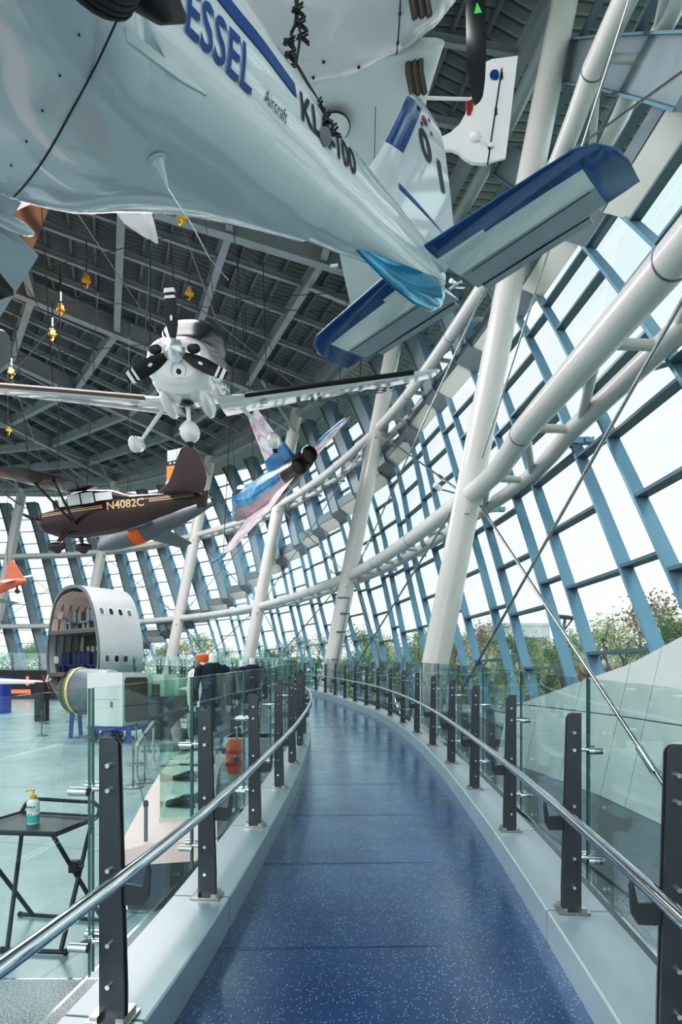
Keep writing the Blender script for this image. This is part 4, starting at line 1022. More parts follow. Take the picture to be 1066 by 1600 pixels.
b=MB(); wing(b,[(.25,-4.7,-7.35,0,.03),(.5,-5.5,-7.5,0,.05),(.8,-5.95,-7.6,0,.07),(1.25,-6.25,-7.55,0,.08),(1.7,-6.5,-7.4,0,.08),(2.0,-6.7,-7.2,0,.07),(2.06,-6.85,-7.05,0,.04)],vert=True); b.build('fin','maroon',a5,60,True)
b=MB(); wing(b,[(-.35,-7.0,-7.4,0,.1),(.3,-7.0,-7.6,0,.1)],vert=True); b.build('rudder_base','maroon',a5,60,True)
b=MB(); wing(b,[(-1.7,-6.5,-7.1,.22,.07),(-1.3,-6.2,-7.2,.22,.08),(0,-6.0,-7.2,.22,.08),(1.3,-6.2,-7.2,.22,.08),(1.7,-6.5,-7.1,.22,.07)]); b.build('tailplane','maroon',a5,60,True)
def s5(u,v):
    x=-3.42-u; z=.00+v-.0; w_,zb,zt=body_section(ST5,x); zc=(zb+zt)/2; hz=(zt-zb)/2
    return V((x,w_*(1-min(.98,abs((z-zc)/hz))**2.6)**(1/2.6)+.012,z))
decal('registration_lettering','gold',a5,'N4082C',.44,s5,0,.008,.08)
b=MB(); b.lathe([(.001,.18),(.1,.12),(.14,0)],(-.05,0,0),(1,0,0),16); b.build('spinner','maroon',a5,60,True)
propeller(a5,.02,.95,[1.35,4.5],'greyd',None,.07)
# ================================================================ AIRCRAFT SIX: painted jet fighter seen from behind
A6=pose([[-0.4448, -0.7529, -0.4851], [0.8898, -0.3099, -0.3349], [0.1018, -0.5806, 0.8078]],[-1.482,21.624,7.915])@Matrix.Rotation(R(-15),4,'X')@Matrix.Rotation(R(4),4,'Y')
a6=root('jet_fighter',A6,'multicoloured painted jet fighter seen from behind with two dark exhaust nozzles','aircraft')
ST6=[(-.1,.58,-.36,.34),(.8,.66,-.44,.42),(2.4,.78,-.58,.52),(4,.84,-.68,.62),(5.5,.82,-.7,.68),(7,.64,-.6,.84),(8,.52,-.5,.92),(9,.42,-.42,.6),(10.5,.24,-.28,.24),(11.6,.03,-.05,.02)]
b=MB(); fuselage(b,ST6,2.6,32,5,x0=.9,x1=11.6); b.build('fuselage','mauve',a6,50,True)
b=MB(); fuselage(b,ST6,2.6,20,5,x0=1.0,x1=11.4,off=.012,a0=.15,a1=math.pi-.15); b.build('upper_blue_paint','f5b',a6,60,True,noflip=True)
b=MB(); fuselage(b,ST6,2.6,32,5,x0=-.1,x1=.9); b.build('engine_bay','burnt',a6,50,True)
for s in(1,-1):
    b=MB(); b.lathe([(.29,.5),(.31,0),(.30,-.34),(.28,-.34),(.26,.2),(.001,.3)],(0,s*.32,0),(1,0,0),26,cap=False); b.build('exhaust_nozzle','ink',a6,60,True)
    b=MB(); wing(b,[(s*.5,8.6,1.4,-.40,.035),(s*1.0,7.4,1.3,-.38,.035),(s*3.6,4.7,1.5,-.34,.035),(s*3.9,4.4,1.7,-.34,.03)],m=8); b.build('wing','f5',a6,60,True)
    b=MB(); wing(b,[(s*.5,2.2,.0,-.16,.045),(s*2.5,.85,-.35,-.24,.04)],m=8); b.build('stabilator','f5',a6,60,True)
    b=MB(); b.tube([(2.4,s*3.95,-.3),(2.0,s*3.95,-.3),(5.6,s*3.95,-.3)],[.02,.08,.07],10) if False else b.tube([(2.3,s*4.0,-.3),(2.8,s*4.0,-.3),(5.2,s*4.0,-.3),(5.8,s*4.0,-.3)],[.03,.10,.10,.02],12); b.build('wingtip_tank','f5b',a6,60,True)
b=MB(); wing(b,[(.3,3.4,.2,0,.05),(.8,2.6,.1,0,.045),(2.3,.9,-.35,0,.045),(2.4,.75,-.3,0,.03)],vert=True); b.build('fin','f5p',a6,60,True)
b=MB(); b.prism([(3.2,.3),(.2,.3),(-.02,.95),(2.35,.95)],(0,0,0),(1,0,0),(0,0,1),(0,1,0),.15); b.build('fin_base','f5b',a6,30,True)
b=MB(); fuselage(b,[(6.2,.22,.5,.8),(7,.3,.5,1.05),(8,.28,.5,1.0),(8.9,.15,.4,.6)],2,20,4); b.build('canopy','canopy',a6,60,True)
# ================================================================ AIRCRAFT SEVEN: grey trainer behind the maroon one
t=root('trainer_aircraft',loc=(-9,30,8),label='grey trainer aircraft with orange bands hanging behind the maroon aircraft',cat='aircraft')
b=MB(); T0,T1=at(332,786,30),at(152,858,31.5)
sec=[(0,.12),(.12,.3),(.3,.48),(.5,.6),(.7,.58),(.88,.4),(.97,.2),(1,.05)]
ax=(T1-T0).normalized(); sd=ax.cross(V((0,0,1))).normalized(); upv=sd.cross(ax)
b.loft([[T0.lerp(T1,f)+sd*(r*math.cos(a))+upv*(r*math.sin(a)) for a in [2*math.pi*k/20 for k in range(20)]] for f,r in sec]); b.build('fuselage','trgrey',t,60)
b=MB(); b.loft([[T0.lerp(T1,f)+sd*(r*math.cos(a))+upv*(r*math.sin(a)) for a in [2*math.pi*k/20 for k in range(20)]] for f,r in[(.585,.605),(.68,.60)]]); b.build('orange_band','orange',t,60)
for s in(-1,1):
    c=T0.lerp(T1,.55); b=MB(); b.loft([[c+sd*s*y+ax*(x)+upv*(h) for x,h in((.9-y*.12,0),(.2,.07),(-.7+y*.05,0),(.2,-.05))] for y in(.3,2.2,4.2)]); b.build('wing','trgrey',t,50)
b=MB(); poly_px(b,[(262,705),(285,700),(288,716),(262,722)],31,.08); b.build('fin_top','grey',t,0)
b=MB(); poly_px(b,[(262,722),(288,716),(290,726),(262,729)],31,.085); fb=b.build('star_band','ink',t,0)
b=MB()
for k in range(4):
    c=at(266+6.4*k,724-1.0*k,30.9); pts=[c+V((.075*(1 if q%2==0 else .4)*math.sin(q*math.pi/5),0,.075*(1 if q%2==0 else .4)*math.cos(q*math.pi/5))) for q in range(10)]; b.add(pts,[tuple(range(10))])
b.build('star','flat',fb,0,noflip=True)
b=MB(); poly_px(b,[(261,729),(290,726),(291,748),(261,751)],31,.09); b.build('orange_fin_band','orange',t,0)
b=MB(); poly_px(b,[(261,751),(291,748),(310,790),(308,805),(262,812),(259,755)],31,.08); b.build('fin','grey',t,0)
# small orange aircraft at the left edge
t=root('orange_aircraft',loc=at(10,915,30),label='small orange-red aircraft tail at the left edge above the hall',cat='aircraft')
b=MB(); b.loft([[at(x,y,30)+V((0,r*math.cos(a),r*math.sin(a))) for a in [2*math.pi*k/16 for k in range(16)]] for x,y,r in[(41,907,.06),(30,909,.2),(12,913,.3),(-20,921,.5),(-60,930,.6),(-90,936,.5),(-105,938,.1)]]); b.build('fuselage','orangep',t,60)
b=MB(); poly_px(b,[(8,906),(13,882),(18,875),(22,878),(34,898),(41,906),(30,909)],30,.1); b.build('fin','orangep',t,30)
b=MB(); b.loft([[at(x,y,Y)+V((dx,0,dz)) for dx,dz in((-.25,0),(0,.04),(.25,0),(0,-.03))] for x,y,Y in((56,898,31.2),(20,905,30),(0,910,28.8))]); b.build('tailplane','grey',t,50)
b=MB(); b.tube([at(26,913,30),at(27,922,30)],.05,8); b.lathe([(.03,-.05),(.12,-.04),(.12,.04),(.03,.05)],at(27,924,30),(0,1,0),14); b.build('tail_wheel','rubber',t,50)
b=MB(); 
for s in(-1,1): b.loft([[at(-50,928,30)+V((dx,s*y,dz)) for dx,dz in((-.6,0),(0,.08),(.6,0),(0,-.06))] for y in(.3,4)])
b.build('wing','grey',t,50)
# conical end piece at the left edge
t=root('engine_cone',loc=at(-10,545,9),label='white conical end piece cut by the left edge of the view',cat='aircraft part')
b=MB(); b.lathe([(.30,0),(.31,.02),(.17,.4),(.05,.7),(.001,.72)],at(-2,548,9),(-.9,-.1,.42),26); b.build('cone','grey',t,60)
b=MB(); b.lathe([(.30,-.005),(.20,.05),(.001,.06)],at(-2,548,9),(-.9,-.1,.42),26); b.build('cone_mouth','greyd',t,60)
# ================================================================ HOISTS AND CABLES
HO=[(240,322,'a'),(283,342,'a'),(135,440,'b'),(296,460,'b'),(95,486,'b'),(82,524,'c'),(18,584,'c'),(14,674,'c'),(352,610,'d')]
targets={'a':a4,'b':a4,'c':a5}
lab=['yellow roof hoist hanging nearest beside the white glider wingtip','yellow roof hoist right of the glider wingtip','yellow roof hoist on the beam at left, upper one','yellow roof hoist right of the propeller tip','yellow roof hoist on the ring beam at left','yellow roof hoist low on the left girder','yellow roof hoist near the left edge above the wing','yellow roof hoist near the left edge below the wing','yellow roof hoist behind the white aircraft']
ends=[A4@V((-2.4,-1.2,-.4)),A4@V((-2.4,.5,.9)),A4@V((-2.4,-4,-.2)),A4@V((-2.6,2.0,-.3)),A5@V((-2.4,2,1.1)),A5@V((-2.4,-2,1.1)),A5@V((-1.,.0,.5)),A5@V((-6,.0,.6)),A4@V((-2.6,4,-.1))]
for i,(x,y,_) in enumerate(HO[:8]):
    Y=900*15.3/(1052-y); p=at(x,y,Y); t=root('yellow_hoist',loc=p,label=lab[i],cat='hoist',group='yellow roof hoists')
    b=MB(); b.box(p+V((0,-.08,.15)),.16,.03,.26); b.box(p+V((0,.08,.15)),.16,.03,.26); b.box(p+V((0,0,.03)),.32,.2,.07,Matrix.Rotation(.5,3,'Z')); b.build('body','yellow',t,30)
    b=MB(); b.tube([p+V((0,0,0)),p+V((.05,0,-.14)),p+V((.0,0,-.24)),p+V((-.07,0,-.18))],.03,8); b.build('hook','yellow',t,50)
    b=MB(); b.tube([p+V((0,0,.4)),V((p.x,p.y,HG+EYE-.05))],.03,6); b.build('hanger','greyd',t,50)
    cable([p-V((0,0,.22)),ends[i]],'steel suspension cable dropping from the %s'%lab[i].split(' hanging')[0].split(',')[0],'cables below the yellow hoists',.014)
def hang(Mx,pts,what,top=HG+EYE,r=.012,dx=0):
    for q in pts:
        p=Mx@V(q); cable([p,V((p.x+dx*random.uniform(-1,1),p.y+dx*random.uniform(-1,1),top))],'thin steel cable holding up the %s'%what,'cables of the %s'%what,r)
hang(A4,[(-2.4,-3,-.3),(-2.4,3.4,-.2),(-.6,-.5,-.1),(-6,0,.4),(-2.6,1,.6)],'white aircraft facing the camera',dx=1.0,r=.011)
hang(A5,[(-2.4,3.5,1.1),(-2.4,-3.5,1.1),(-6.9,0,1.2),(-2.4,0,.95),(-1,0,.3)],'maroon high-wing aircraft',dx=.8,r=.016)
hang(A6,[(3,3.8,-.2),(3,-3.8,-.2),(9,0,.4),(2,0,.9),(5,0,.6)],'painted jet fighter',dx=.8,r=.016)

hang(A2,[(-2,.6,.6),(-2,-.6,.6)],'broad warm-white aircraft',dx=.3,r=.01)
for p in((-3.5,7.2,9.2),(-3.5,8.8,9.2),(.8,8,8.9)): cable([V(p),V((p[0],p[1],HG+EYE))],'thin steel cable holding up the small white glider','cables of the small white glider',.01)
for p in(T0.lerp(T1,.3),T0.lerp(T1,.7)): cable([p,V((p.x,p.y,HG+EYE))],'thin steel cable holding up the grey trainer','cables of the grey trainer',.014)
for q in((12,913),(-50,926)):
    p=at(*q,30); cable([p,V((p.x,p.y,HG+EYE))],'thin steel cable holding up the orange-red aircraft','cables of the orange-red aircraft',.014)
p=at(-5,545,9); cable([p,V((p.x-.3,p.y,HG+EYE))],'thin steel cable holding up the white conical piece','cables of the cone',.01)
for a_,c_ in(((105,310,15),(245,520,12)),((60,420,15),(285,365,16)),((60,470,18),(600,490,20)),((30,430,18),(160,640,20)),((640,450,22),(330,470,18)),((420,520,20),(0,560,22)),((440,590,24),(380,420,20))):
    cable([at(*a_),at(*c_)],'slanting stay wire crossing below the roof grid','slanting stay wires',.012)
# ================================================================ RIGHT WHITE CLADDING SHELL
def shl(Y,H):   # surface x for depth Y, height above eye H
    bx=interp([(1,3.55),(5,3.6),(6.5,3.6),(8,3.6),(9.9,3.37),(12,2.95)],Y); return bx+.23*(H+1.7)
def shtop(Y): return interp([(1,1.6),(5,.95),(7,.42),(8,.13),(8.6,0),(9.5,-.2),(10.7,-.5),(12,-.95)],Y)
ys=[1.6,2.7,3.85,5.0,6.15,7.3,8.0,9.15,10.3,11.4]
pn=0
wr=root('wall_right',loc=(3.8,6,FLOOR),kind='structure',label='pale aqua white leaning panel wall rising toward the camera at right',cat='wall')
for i in range(len(ys)-1):
    for h0,h1 in((-1.7,-.60),(-.585,None)):
        b=MB(); y0,y1=ys[i]+.008,ys[i+1]-.008; rings=[]
        for k in range(5):
            Y=y0+(y1-y0)*k/4; t1=min(shtop(Y),9) if h1 is None else min(h1,shtop(Y))
            if t1<=h0+.01: t1=h0+.01
            rings.append([V((shl(Y,h0+(t1-h0)*j/3),Y,EYE+h0+(t1-h0)*j/3)) for j in range(4)]+[V((shl(Y,h0+(t1-h0)*j/3)+.25,Y,EYE+h0+(t1-h0)*j/3)) for j in(3,2,1,0)])
        b.loft(rings); b.build('cladding_panel','shell',wr,30)
b=MB(); rings=[]
for k in range(12):
    Y=1.6+9.8*k/11; rings.append([V((shl(Y,-1.7)+.03,Y,FLOOR)),V((shl(Y,shtop(Y)-.02)+.03,Y,EYE+shtop(Y)-.012)),V((shl(Y,shtop(Y))+.5,Y,EYE+shtop(Y)-.012)),V((shl(Y,-1.7)+1.2,Y,FLOOR))])
b.loft(rings); b.build('backing','seam',wr,30)
# ================================================================ SIDE WALL UNDER THE FAR RAMP
b=MB(); rings=[]
n=60; sa=CL.near(-6,24); 
for k in range(n+1):
    s=sa+(CL.L-sa)*k/n; p,d,o,z=frL(s); q=lambda off,zz: V((p.x+o.x*off,p.y+o.y*off,zz))
    rings.append([q(.19,FLOOR),q(.195,z+.18),q(.10,z+.18),q(.10,FLOOR)])
b.loft(rings); tag(b.build('wall_ramp','wallb',smooth=30),'brown grey parapet wall carrying the far part of the ramp','parapet wall',kind='structure')
# ================================================================ FOLDING TABLE AND SANITISER
TZ=FLOOR+.74
t=root('folding_table',loc=(-1.97,3.7,FLOOR),label='small black folding table with tubular cross legs behind the left railing',cat='table')
fr_,br_,bl_,fl_=V((-1.71,3.46,TZ)),V((-1.63,3.86,TZ)),V((-2.21,3.98,TZ)),V((-2.33,3.52,TZ))
b=MB(); b.add([q+V((0,0,-.022)) for q in(fr_,br_,bl_,fl_)]+[fr_,br_,bl_,fl_],[(3,2,1,0),(4,5,6,7),(0,1,5,4),(1,2,6,5),(2,3,7,6),(3,0,4,7)]); b.build('tabletop','black',t,0)
b=MB(); b.tube([fr_,br_],.012,8); b.tube([fl_,fr_],.012,8); b.tube([bl_,fl_],.012,8); b.tube([br_,bl_],.012,8); b.build('rim_tube','black',t,50)
b=MB(); u=V((0,0,1)); b.tube([bl_,bl_+V((.02,.02,.05)),bl_+V((.06,.04,.085)),br_+V((-.05,.05,.085)),br_+V((0,.03,.05)),br_],.014,10); b.build('back_handle','black',t,50)
FB=[V((-2.06,3.50,FLOOR+.02)),V((-1.66,3.47,FLOOR+.02))]; BB=[V((-2.24,4.02,FLOOR+.02)),V((-1.62,3.92,FLOOR+.02))]
def leg(a,c): 
    b=MB(); b.tube([a,a.lerp(c,.12),c],.014,10); b.build('leg','black',t,50)
leg(fr_+V((-.03,.02,-.02)),BB[1]+V((.0,0,0))); leg(br_+V((-.03,-.02,-.02)),FB[1]+V((-.03,0,0)))
leg(fl_+V((.05,.02,-.02)),BB[0]+V((.1,-.02,0))); leg(bl_+V((.03,-.02,-.02)),FB[0]+V((.03,0,0)))
for q in(FB,BB):
    b=MB(); b.tube([q[0],q[1]],.015,10); b.ball(q[0],.02,10,6); b.ball(q[1],.02,10,6); b.build('foot_bar','black',t,50)
b=MB(); b.box(fr_.lerp(BB[1],.35),.05,.05,.07); b.tube([fr_.lerp(BB[1],.35),fr_.lerp(BB[1],.35)+V((.06,0,0))],.01,8); b.build('latch','black',t,30)
p=at(52,1283,3.68); p.z=TZ
t=root('sanitiser_bottle',loc=p,label='white and teal hand sanitiser pump bottle reading Perfect on the folding table',cat='bottle')
b=MB(); b.lathe([(.001,0),(.032,0),(.036,.006),(.037,.05),(.036,.13),(.031,.148),(.018,.158),(.016,.165)],p,(0,0,1),24); b.build('bottle','skinw',t,50)
b=MB(); b.lathe([(.0372,.012),(.0378,.04),(.0374,.075),(.0378,.09)],p,(0,0,1),24,cap=False); b.build('teal_label','cyl',t,60)
b=MB(); b.lathe([(.0376,.060),(.0379,.066),(.0376,.10),(.0374,.14)],p,(0,0,1),24,cap=False); b.build('white_label','skinw',t,60)
b=MB(); b.lathe([(.019,.158),(.020,.16),(.020,.182),(.012,.187),(.006,.19)],p,(0,0,1),18); b.build('collar','yellow',t,50)
b=MB(); b.tube([p+V((0,0,.185)),p+V((0,0,.213))],.005,8); b.tube([p+V((.012,0,.216)),p+V((-.035,-.01,.216)),p+V((-.042,-.012,.207))],.007,8); b.lathe([(.012,0),(.013,.008),(.008,.01)],p+V((0,0,.212)),(0,0,1),12); b.build('pump','yellow',t,50)
vs,fs=text2d('Perfect',.0235,0,.0006,.008); b=MB()
def onb(x,z): a=-math.pi/2-.05+(x-.036)/.038; return p+V((.0385*math.cos(a),.0385*math.sin(a),z))
b.add([onb(v.x,.105+v.y) for v in vs],fs); b.build('brand_lettering','ink',t,0,noflip=True)
vs,fs=text2d('hand sanitizer',.0085,0,.0001,.006); b=MB(); b.add([onb(v.x+.01,.094+v.y) for v in vs],fs); b.build('small_lettering','ink',t,0,noflip=True)
b=MB(); b.add([onb(.036+.014*math.cos(a),.068+.009*math.sin(a)) for a in [k*math.pi/8 for k in range(16)]],[tuple(range(16))]); b.build('dark_emblem','ink',t,0,noflip=True)
# ================================================================ STANCHIONS
def make_stanchion():
    r=root('barrier_stanchion')
    MB().lathe([(.001,.0),(.15,0),(.16,.008),(.16,.02),(.10,.028),(.02,.034)],(0,0,0),(0,0,1),28).build('base','plate',r,40,True)
    MB().tube([(0,0,.02),(0,0,.74)],.014,12).build('pole','greyd',r,50,True)
    MB().lathe([(.018,0),(.02,.02),(.016,.04),(.005,.048)],(0,0,.72),(0,0,1),14).build('cap','black',r,50,True)
    kids(r); return r
st=make_stanchion(); SP=[(228,1413,'nearest, beside the pink edged plinth'),(208,1230,'in front of the blue trolley, left one'),(226,1222,'in front of the blue trolley, right one'),(213,1195,'just behind the trolley front pair'),(233,1175,'beside the white cabinet trolley, rear right'),(65,1150,'standing alone on the open floor, nearer one'),(70,1131,'standing alone on the open floor, farther one'),(110,1128,'left of three by the aircraft section'),(117,1125,'middle of three by the aircraft section'),(123,1121,'right of three by the aircraft section')]
SPp=[]
for i,(x,y,l) in enumerate(SP):
    Y=900*1.7/(y-1052); q=V(((x-533)/900*Y,Y,FLOOR)); SPp.append(q); m=Matrix.Translation(q)
    if i==0: st.matrix_world=m; MX[st.name]=m; c=st
    else: c=copy_tree(st,None,m)
    tag(c,'slim barrier stanchion '+l,'stanchion','barrier stanchions in the hall')
def rope(a,c,label): 
    pts=[a.lerp(c,k/8)+V((0,0,.70-.10*math.sin(math.pi*k/8))) for k in range(9)]
    b=MB(); b.tube(pts,.006,6); tag(b.build('barrier_rope','black',smooth=60),label,'rope')
rope(SPp[0],SPp[1],'dark rope from the nearest stanchion to the trolley stanchions')
rope(SPp[5],SPp[6],'dark rope between the two lone stanchions')
t=root('floor_rail',loc=(-2.9,9,FLOOR),label='short grey guard rail on posts beside the blue trolley',cat='rail')
P0,P1=at(214,1165,9.4),at(240,1130,11.2)
b=MB(); b.beam(P0,P1,.05,.09); b.build('rail','plate',t,30)
for q in(P0,P0.lerp(P1,.5),P1):
    b=MB(); b.tube([V((q.x,q.y,FLOOR)),q],.025,8); b.build('post','plate',t,50)
# ================================================================ WHITE CABINET ON BLUE TROLLEY + ENGINE
t=root('cabinet_trolley',loc=(-5.2,14,FLOOR),label='white cabinet with tinted side window on a cobalt blue wheeled trolley',cat='trolley')
Rz=Matrix.Rotation(R(-16),3,'Z'); c0=V((-5.55,14.5,FLOOR)); 
def lc(x,y,z): return c0+Rz@V((x,y,z))
zb,zt=.42,1.72
b=MB(); b.box(lc(0,0,(zb+zt)/2),1.0,1.2,zt-zb,Rz); b.build('cabinet','case',t,0)
b=MB(); b.box(lc(.45,.95,(zb+zt)/2),.75,.6,zt-zb-.1,Rz); b.box(lc(.75,1.3,(zb+zt)/2+.05),.45,.4,zt-zb-.4,Rz); b.build('side_unit','case',t,0)
b=MB(); b.prism([(-.52,.15),(-.52,1.12),(-.46,1.18),(.34,1.18),(.4,1.12),(.4,.15),(.34,.09),(-.46,.09)],lc(.507,0,zb),Rz@V((0,1,0)),(0,0,1),Rz@V((1,0,0)),.012) 
b.build('window_panel','tint',t,0)
b=MB(); b.prism([(.02,.12),(.02,1.0),(.4,1.0),(.4,.12)],lc(.30,.645,zb),Rz@V((1,0,0)),(0,0,1),Rz@V((0,1,0)),.012); b.build('front_window','brown',t,0)
b=MB(); b.box(lc(.2,-.61,.95),.05,.02,.14,Rz); b.build('latch','greyd',t,0)
b=MB(); 
for k,(x,z) in enumerate(((-.45,.0),(.0,.0))): b.box(lc(-.2,-.602,zb+.04+k*.0),.02,.004,.02,Rz)
b.box(lc(0,-.603,(zb+zt)/2),.92,.004,.006,Rz); b.build('panel_seam','greyd',t,0)
b=MB(); b.box(lc(.12,.1,zb-.05),1.2,1.45,.09,Rz); b.build('trolley_frame','bluep',t,0)
for x,y in((-.4,-.5),(.1,-.5),(.6,-.5),(-.4,.5),(.6,.6)):
    b=MB(); b.box(lc(x,y,.25),.09,.07,.2,Rz); l=b.build('caster_fork','bluep',t,0)
    b=MB(); b.lathe([(.03,-.025),(.10,-.028),(.11,0),(.10,.028),(.03,.025)],lc(x,y,.11),Rz@V((0,1,0)),18); b.build('caster_wheel','bluep' if x>.2 else 'rubber',l,50)
b=MB(); b.lathe([(.2,-.1),(.24,-.08),(.24,.08),(.2,.1)],lc(-.15,-.2,.12+.0),(0,1,0),22) ; b.build('blower_drum','greyd',t,50)
e=root('jet_engine',loc=(-6.75,15.4,FLOOR),label='round jet engine casing with yellow green band behind the white cabinet',cat='engine')
c=V((-6.75,15.4,1.02)); KE=.80; ax=V((1,-.25,0)).normalized()
for nm,prof,m_ in(('inlet_ring',[(.55,-.55),(.72,-.6),(.78,-.5),(.78,-.4),(.70,-.4)],'burnt'),('casing_band',[(.78,-.4),(.79,-.35),(.79,-.2),(.77,-.18)],'rib'),('casing',[(.77,-.18),(.76,.1),(.74,.4),(.70,.7)],'greyd'),('rear_casing',[(.70,.5),(.72,.55),(.72,.9),(.5,1.0)],'grey')):
    b=MB(); b.lathe([(r_*KE,h_*KE) for r_,h_ in prof],c,ax,32,cap=False); b.build(nm,m_,e,50)
b=MB(); b.lathe([(.80*KE,-.30*KE),(.81*KE,-.28*KE),(.81*KE,-.22*KE),(.80*KE,-.20*KE)],c,ax,32,cap=False); b.build('yellow_band','gold',e,50)
for x in(-.4,.4):
    q=c+ax*x; b=MB(); b.beam(V((q.x,q.y-.3,FLOOR)),q+V((0,-.2,-.5)),.08,.08); b.beam(V((q.x,q.y+.3,FLOOR)),q+V((0,.2,-.5)),.08,.08); b.build('stand','bluep',e,0)
# ================================================================ WIDE-BODY FUSELAGE SECTION
FD=V((.8,-.6,0)); FA=V((.6,.8,0)); FC=V((-16.2,34.6,FLOOR))
f=root('fuselage_section',loc=FC,label='tall grey double-deck airliner fuselage slice with open front and blue seats',cat='fuselage section')
FP=[(0,7.0),(.8,6.92),(1.5,6.62),(2.05,6.1),(2.45,5.3),(2.72,4.5),(2.95,3.6),(3.02,2.8),(2.95,2.0),(2.6,1.15),(1.9,.5),(1.0,.14),(0,.02)]
PR=[V((x,y,0)) for x,y in FP]+[V((-x,y,0)) for x,y in reversed(FP[1:-1])]
PRs=catmull(PR+[PR[0]],3)[:-1]
def fs_(u,h,a): return FC+FD*u+FA*a+V((0,0,h))
def ring_at(a,k=1.0): return [fs_(q.x*k,3.4+(q.y-3.4)*k,a) for q in PRs]
def ringb(b,a0,a1,k0,k1):
    o0,o1,i0,i1=ring_at(a0,k0),ring_at(a1,k0),ring_at(a0,k1),ring_at(a1,k1); n=len(o0)
    b.add(o0+o1+i1+i0,[(r_*n+j,r_*n+(j+1)%n,((r_+1)%4)*n+(j+1)%n,((r_+1)%4)*n+j) for r_ in range(4) for j in range(n)])
b=MB(); ringb(b,0,2.9,1.0,.985); b.build('outer_skin','skin',f,40)
b=MB(); ringb(b,-.03,.06,1.005,.95); b.build('cut_edge_frame','greyd',f,40)
for a in(.5,1.0,1.5,2.0):
    b=MB(); ringb(b,a,a+.06,.983,.95); b.build('ring_frame','rib',f,40)
for h,w_,nm in((4.35,2.65,'upper_deck'),(1.75,2.85,'main_deck')):
    b=MB(); b.add([fs_(-w_,h,.02),fs_(w_,h,.02),fs_(w_,h,2.28),fs_(-w_,h,2.28),fs_(-w_,h-.25,.02),fs_(w_,h-.25,.02),fs_(w_,h-.25,2.28),fs_(-w_,h-.25,2.28)],[(0,1,2,3),(7,6,5,4),(0,4,5,1),(3,2,6,7)]); b.build(nm,'beamdk',f,0)
    b=MB(); b.beam(fs_(-w_,h-.1,-.0),fs_(w_,h-.1,-.0),.06,.12); b.build('deck_edge','brown',f,0)
b=MB(); rings=[]
for a in(.05,2.28): rings.append([fs_(u,h,a) for u,h in((-2.62,4.4),(-2.45,5.2),(-2.0,5.95),(-1.3,6.45),(0,6.65),(1.3,6.45),(2.0,5.95),(2.45,5.2),(2.62,4.4))])
b.loft(rings,cap=False,closed=False); b.build('cabin_lining','cabin',f,50)
b=MB(); b.add([fs_(-2.8,1.8,2.27),fs_(2.8,1.8,2.27),fs_(2.7,4.1,2.27),fs_(-2.7,4.1,2.27)],[(0,1,2,3)]); b.build('rear_bulkhead','rib',f,0)
for k in range(4):
    b=MB(); b.box(fs_(-2.0+k*.55,3.0,2.2),.34,.05,.9,Matrix.Rotation(math.atan2(-.6,.8),3,'Z')); b.build('white_opening_face','flat',f,0)  # solid white slabs, light through the openings put into their colour
# outside windows on the side facing right
def sidept(h,a,off):
    w_=interp(sorted([(y,x) for x,y in FP]),h); return fs_(w_+off,h,a)
for h,ns in((5.35,4),(2.55,3)):
    for k in range(ns):
        a=.5+.6*k; pts=[]
        for q in range(16):
            t_=2*math.pi*q/16; hh=h+.25*math.copysign(abs(math.sin(t_))**.7,math.sin(t_)); aa=a+.17*math.copysign(abs(math.cos(t_))**.7,math.cos(t_))
            pts.append((hh,aa))
        b=MB(); b.add([sidept(hh,aa,.03) for hh,aa in pts],[tuple(range(16))]); b.build('window_rim','flat',f,0)
        b=MB(); b.add([sidept(h+(hh-h)*.78,a+(aa-a)*.78,.045) for hh,aa in pts],[tuple(range(16))]); b.build('window_pane','canopy' if k%3 else 'greyd',f,0)
        # same window on the far inside wall, daylight through it painted as opaque white
        b=MB(); b.add([FC+FD*(-interp(sorted([(y,x) for x,y in FP]),hh)*.93)+FA*aa+V((0,0,hh)) for hh,aa in pts],[tuple(range(16))]); b.build('white_window_face','flat',f,0)
def seat(u,a,h,m_):
    b=MB(); b.box(fs_(u,h+.42,a),.44,.45,.12,Matrix.Rotation(math.atan2(-.6,.8),3,'Z')); b.box(fs_(u,h+.8,a+.2),.44,.12,.75,Matrix.Rotation(math.atan2(-.6,.8),3,'Z')); b.box(fs_(u,h+.2,a),.3,.3,.35,Matrix.Rotation(math.atan2(-.6,.8),3,'Z')); b.box(fs_(u,h+1.2,a+.2),.26,.1,.16,Matrix.Rotation(math.atan2(-.6,.8),3,'Z'))
    b.build('passenger_seat',m_,f,0)
for a in(.45,1.3):
    for u in(-2.1,-1.6,-.75,-.25,.25,.75,1.6,2.1): seat(u,a,1.75,'seat')
    for u in(-1.3,-.8,.8,1.3): seat(u,a,4.35,'greyd')
b=MB(); 
for u in(-1.6,1.6): b.beam(fs_(u,FLOOR*0+.0,.6),fs_(u*.8,1.0,.6),.2,.3)
b.build('cradle','bluep',f,0)
b=MB(); b.beam(fs_(-1.9,.9,.1),fs_(1.9,.9,.1),.08,.1)
for u in(-1,0,1): b.beam(fs_(u,.2,.1),fs_(u,1.5,.1),.08,.08)
b.build('cargo_bay_frame','rib',f,0)
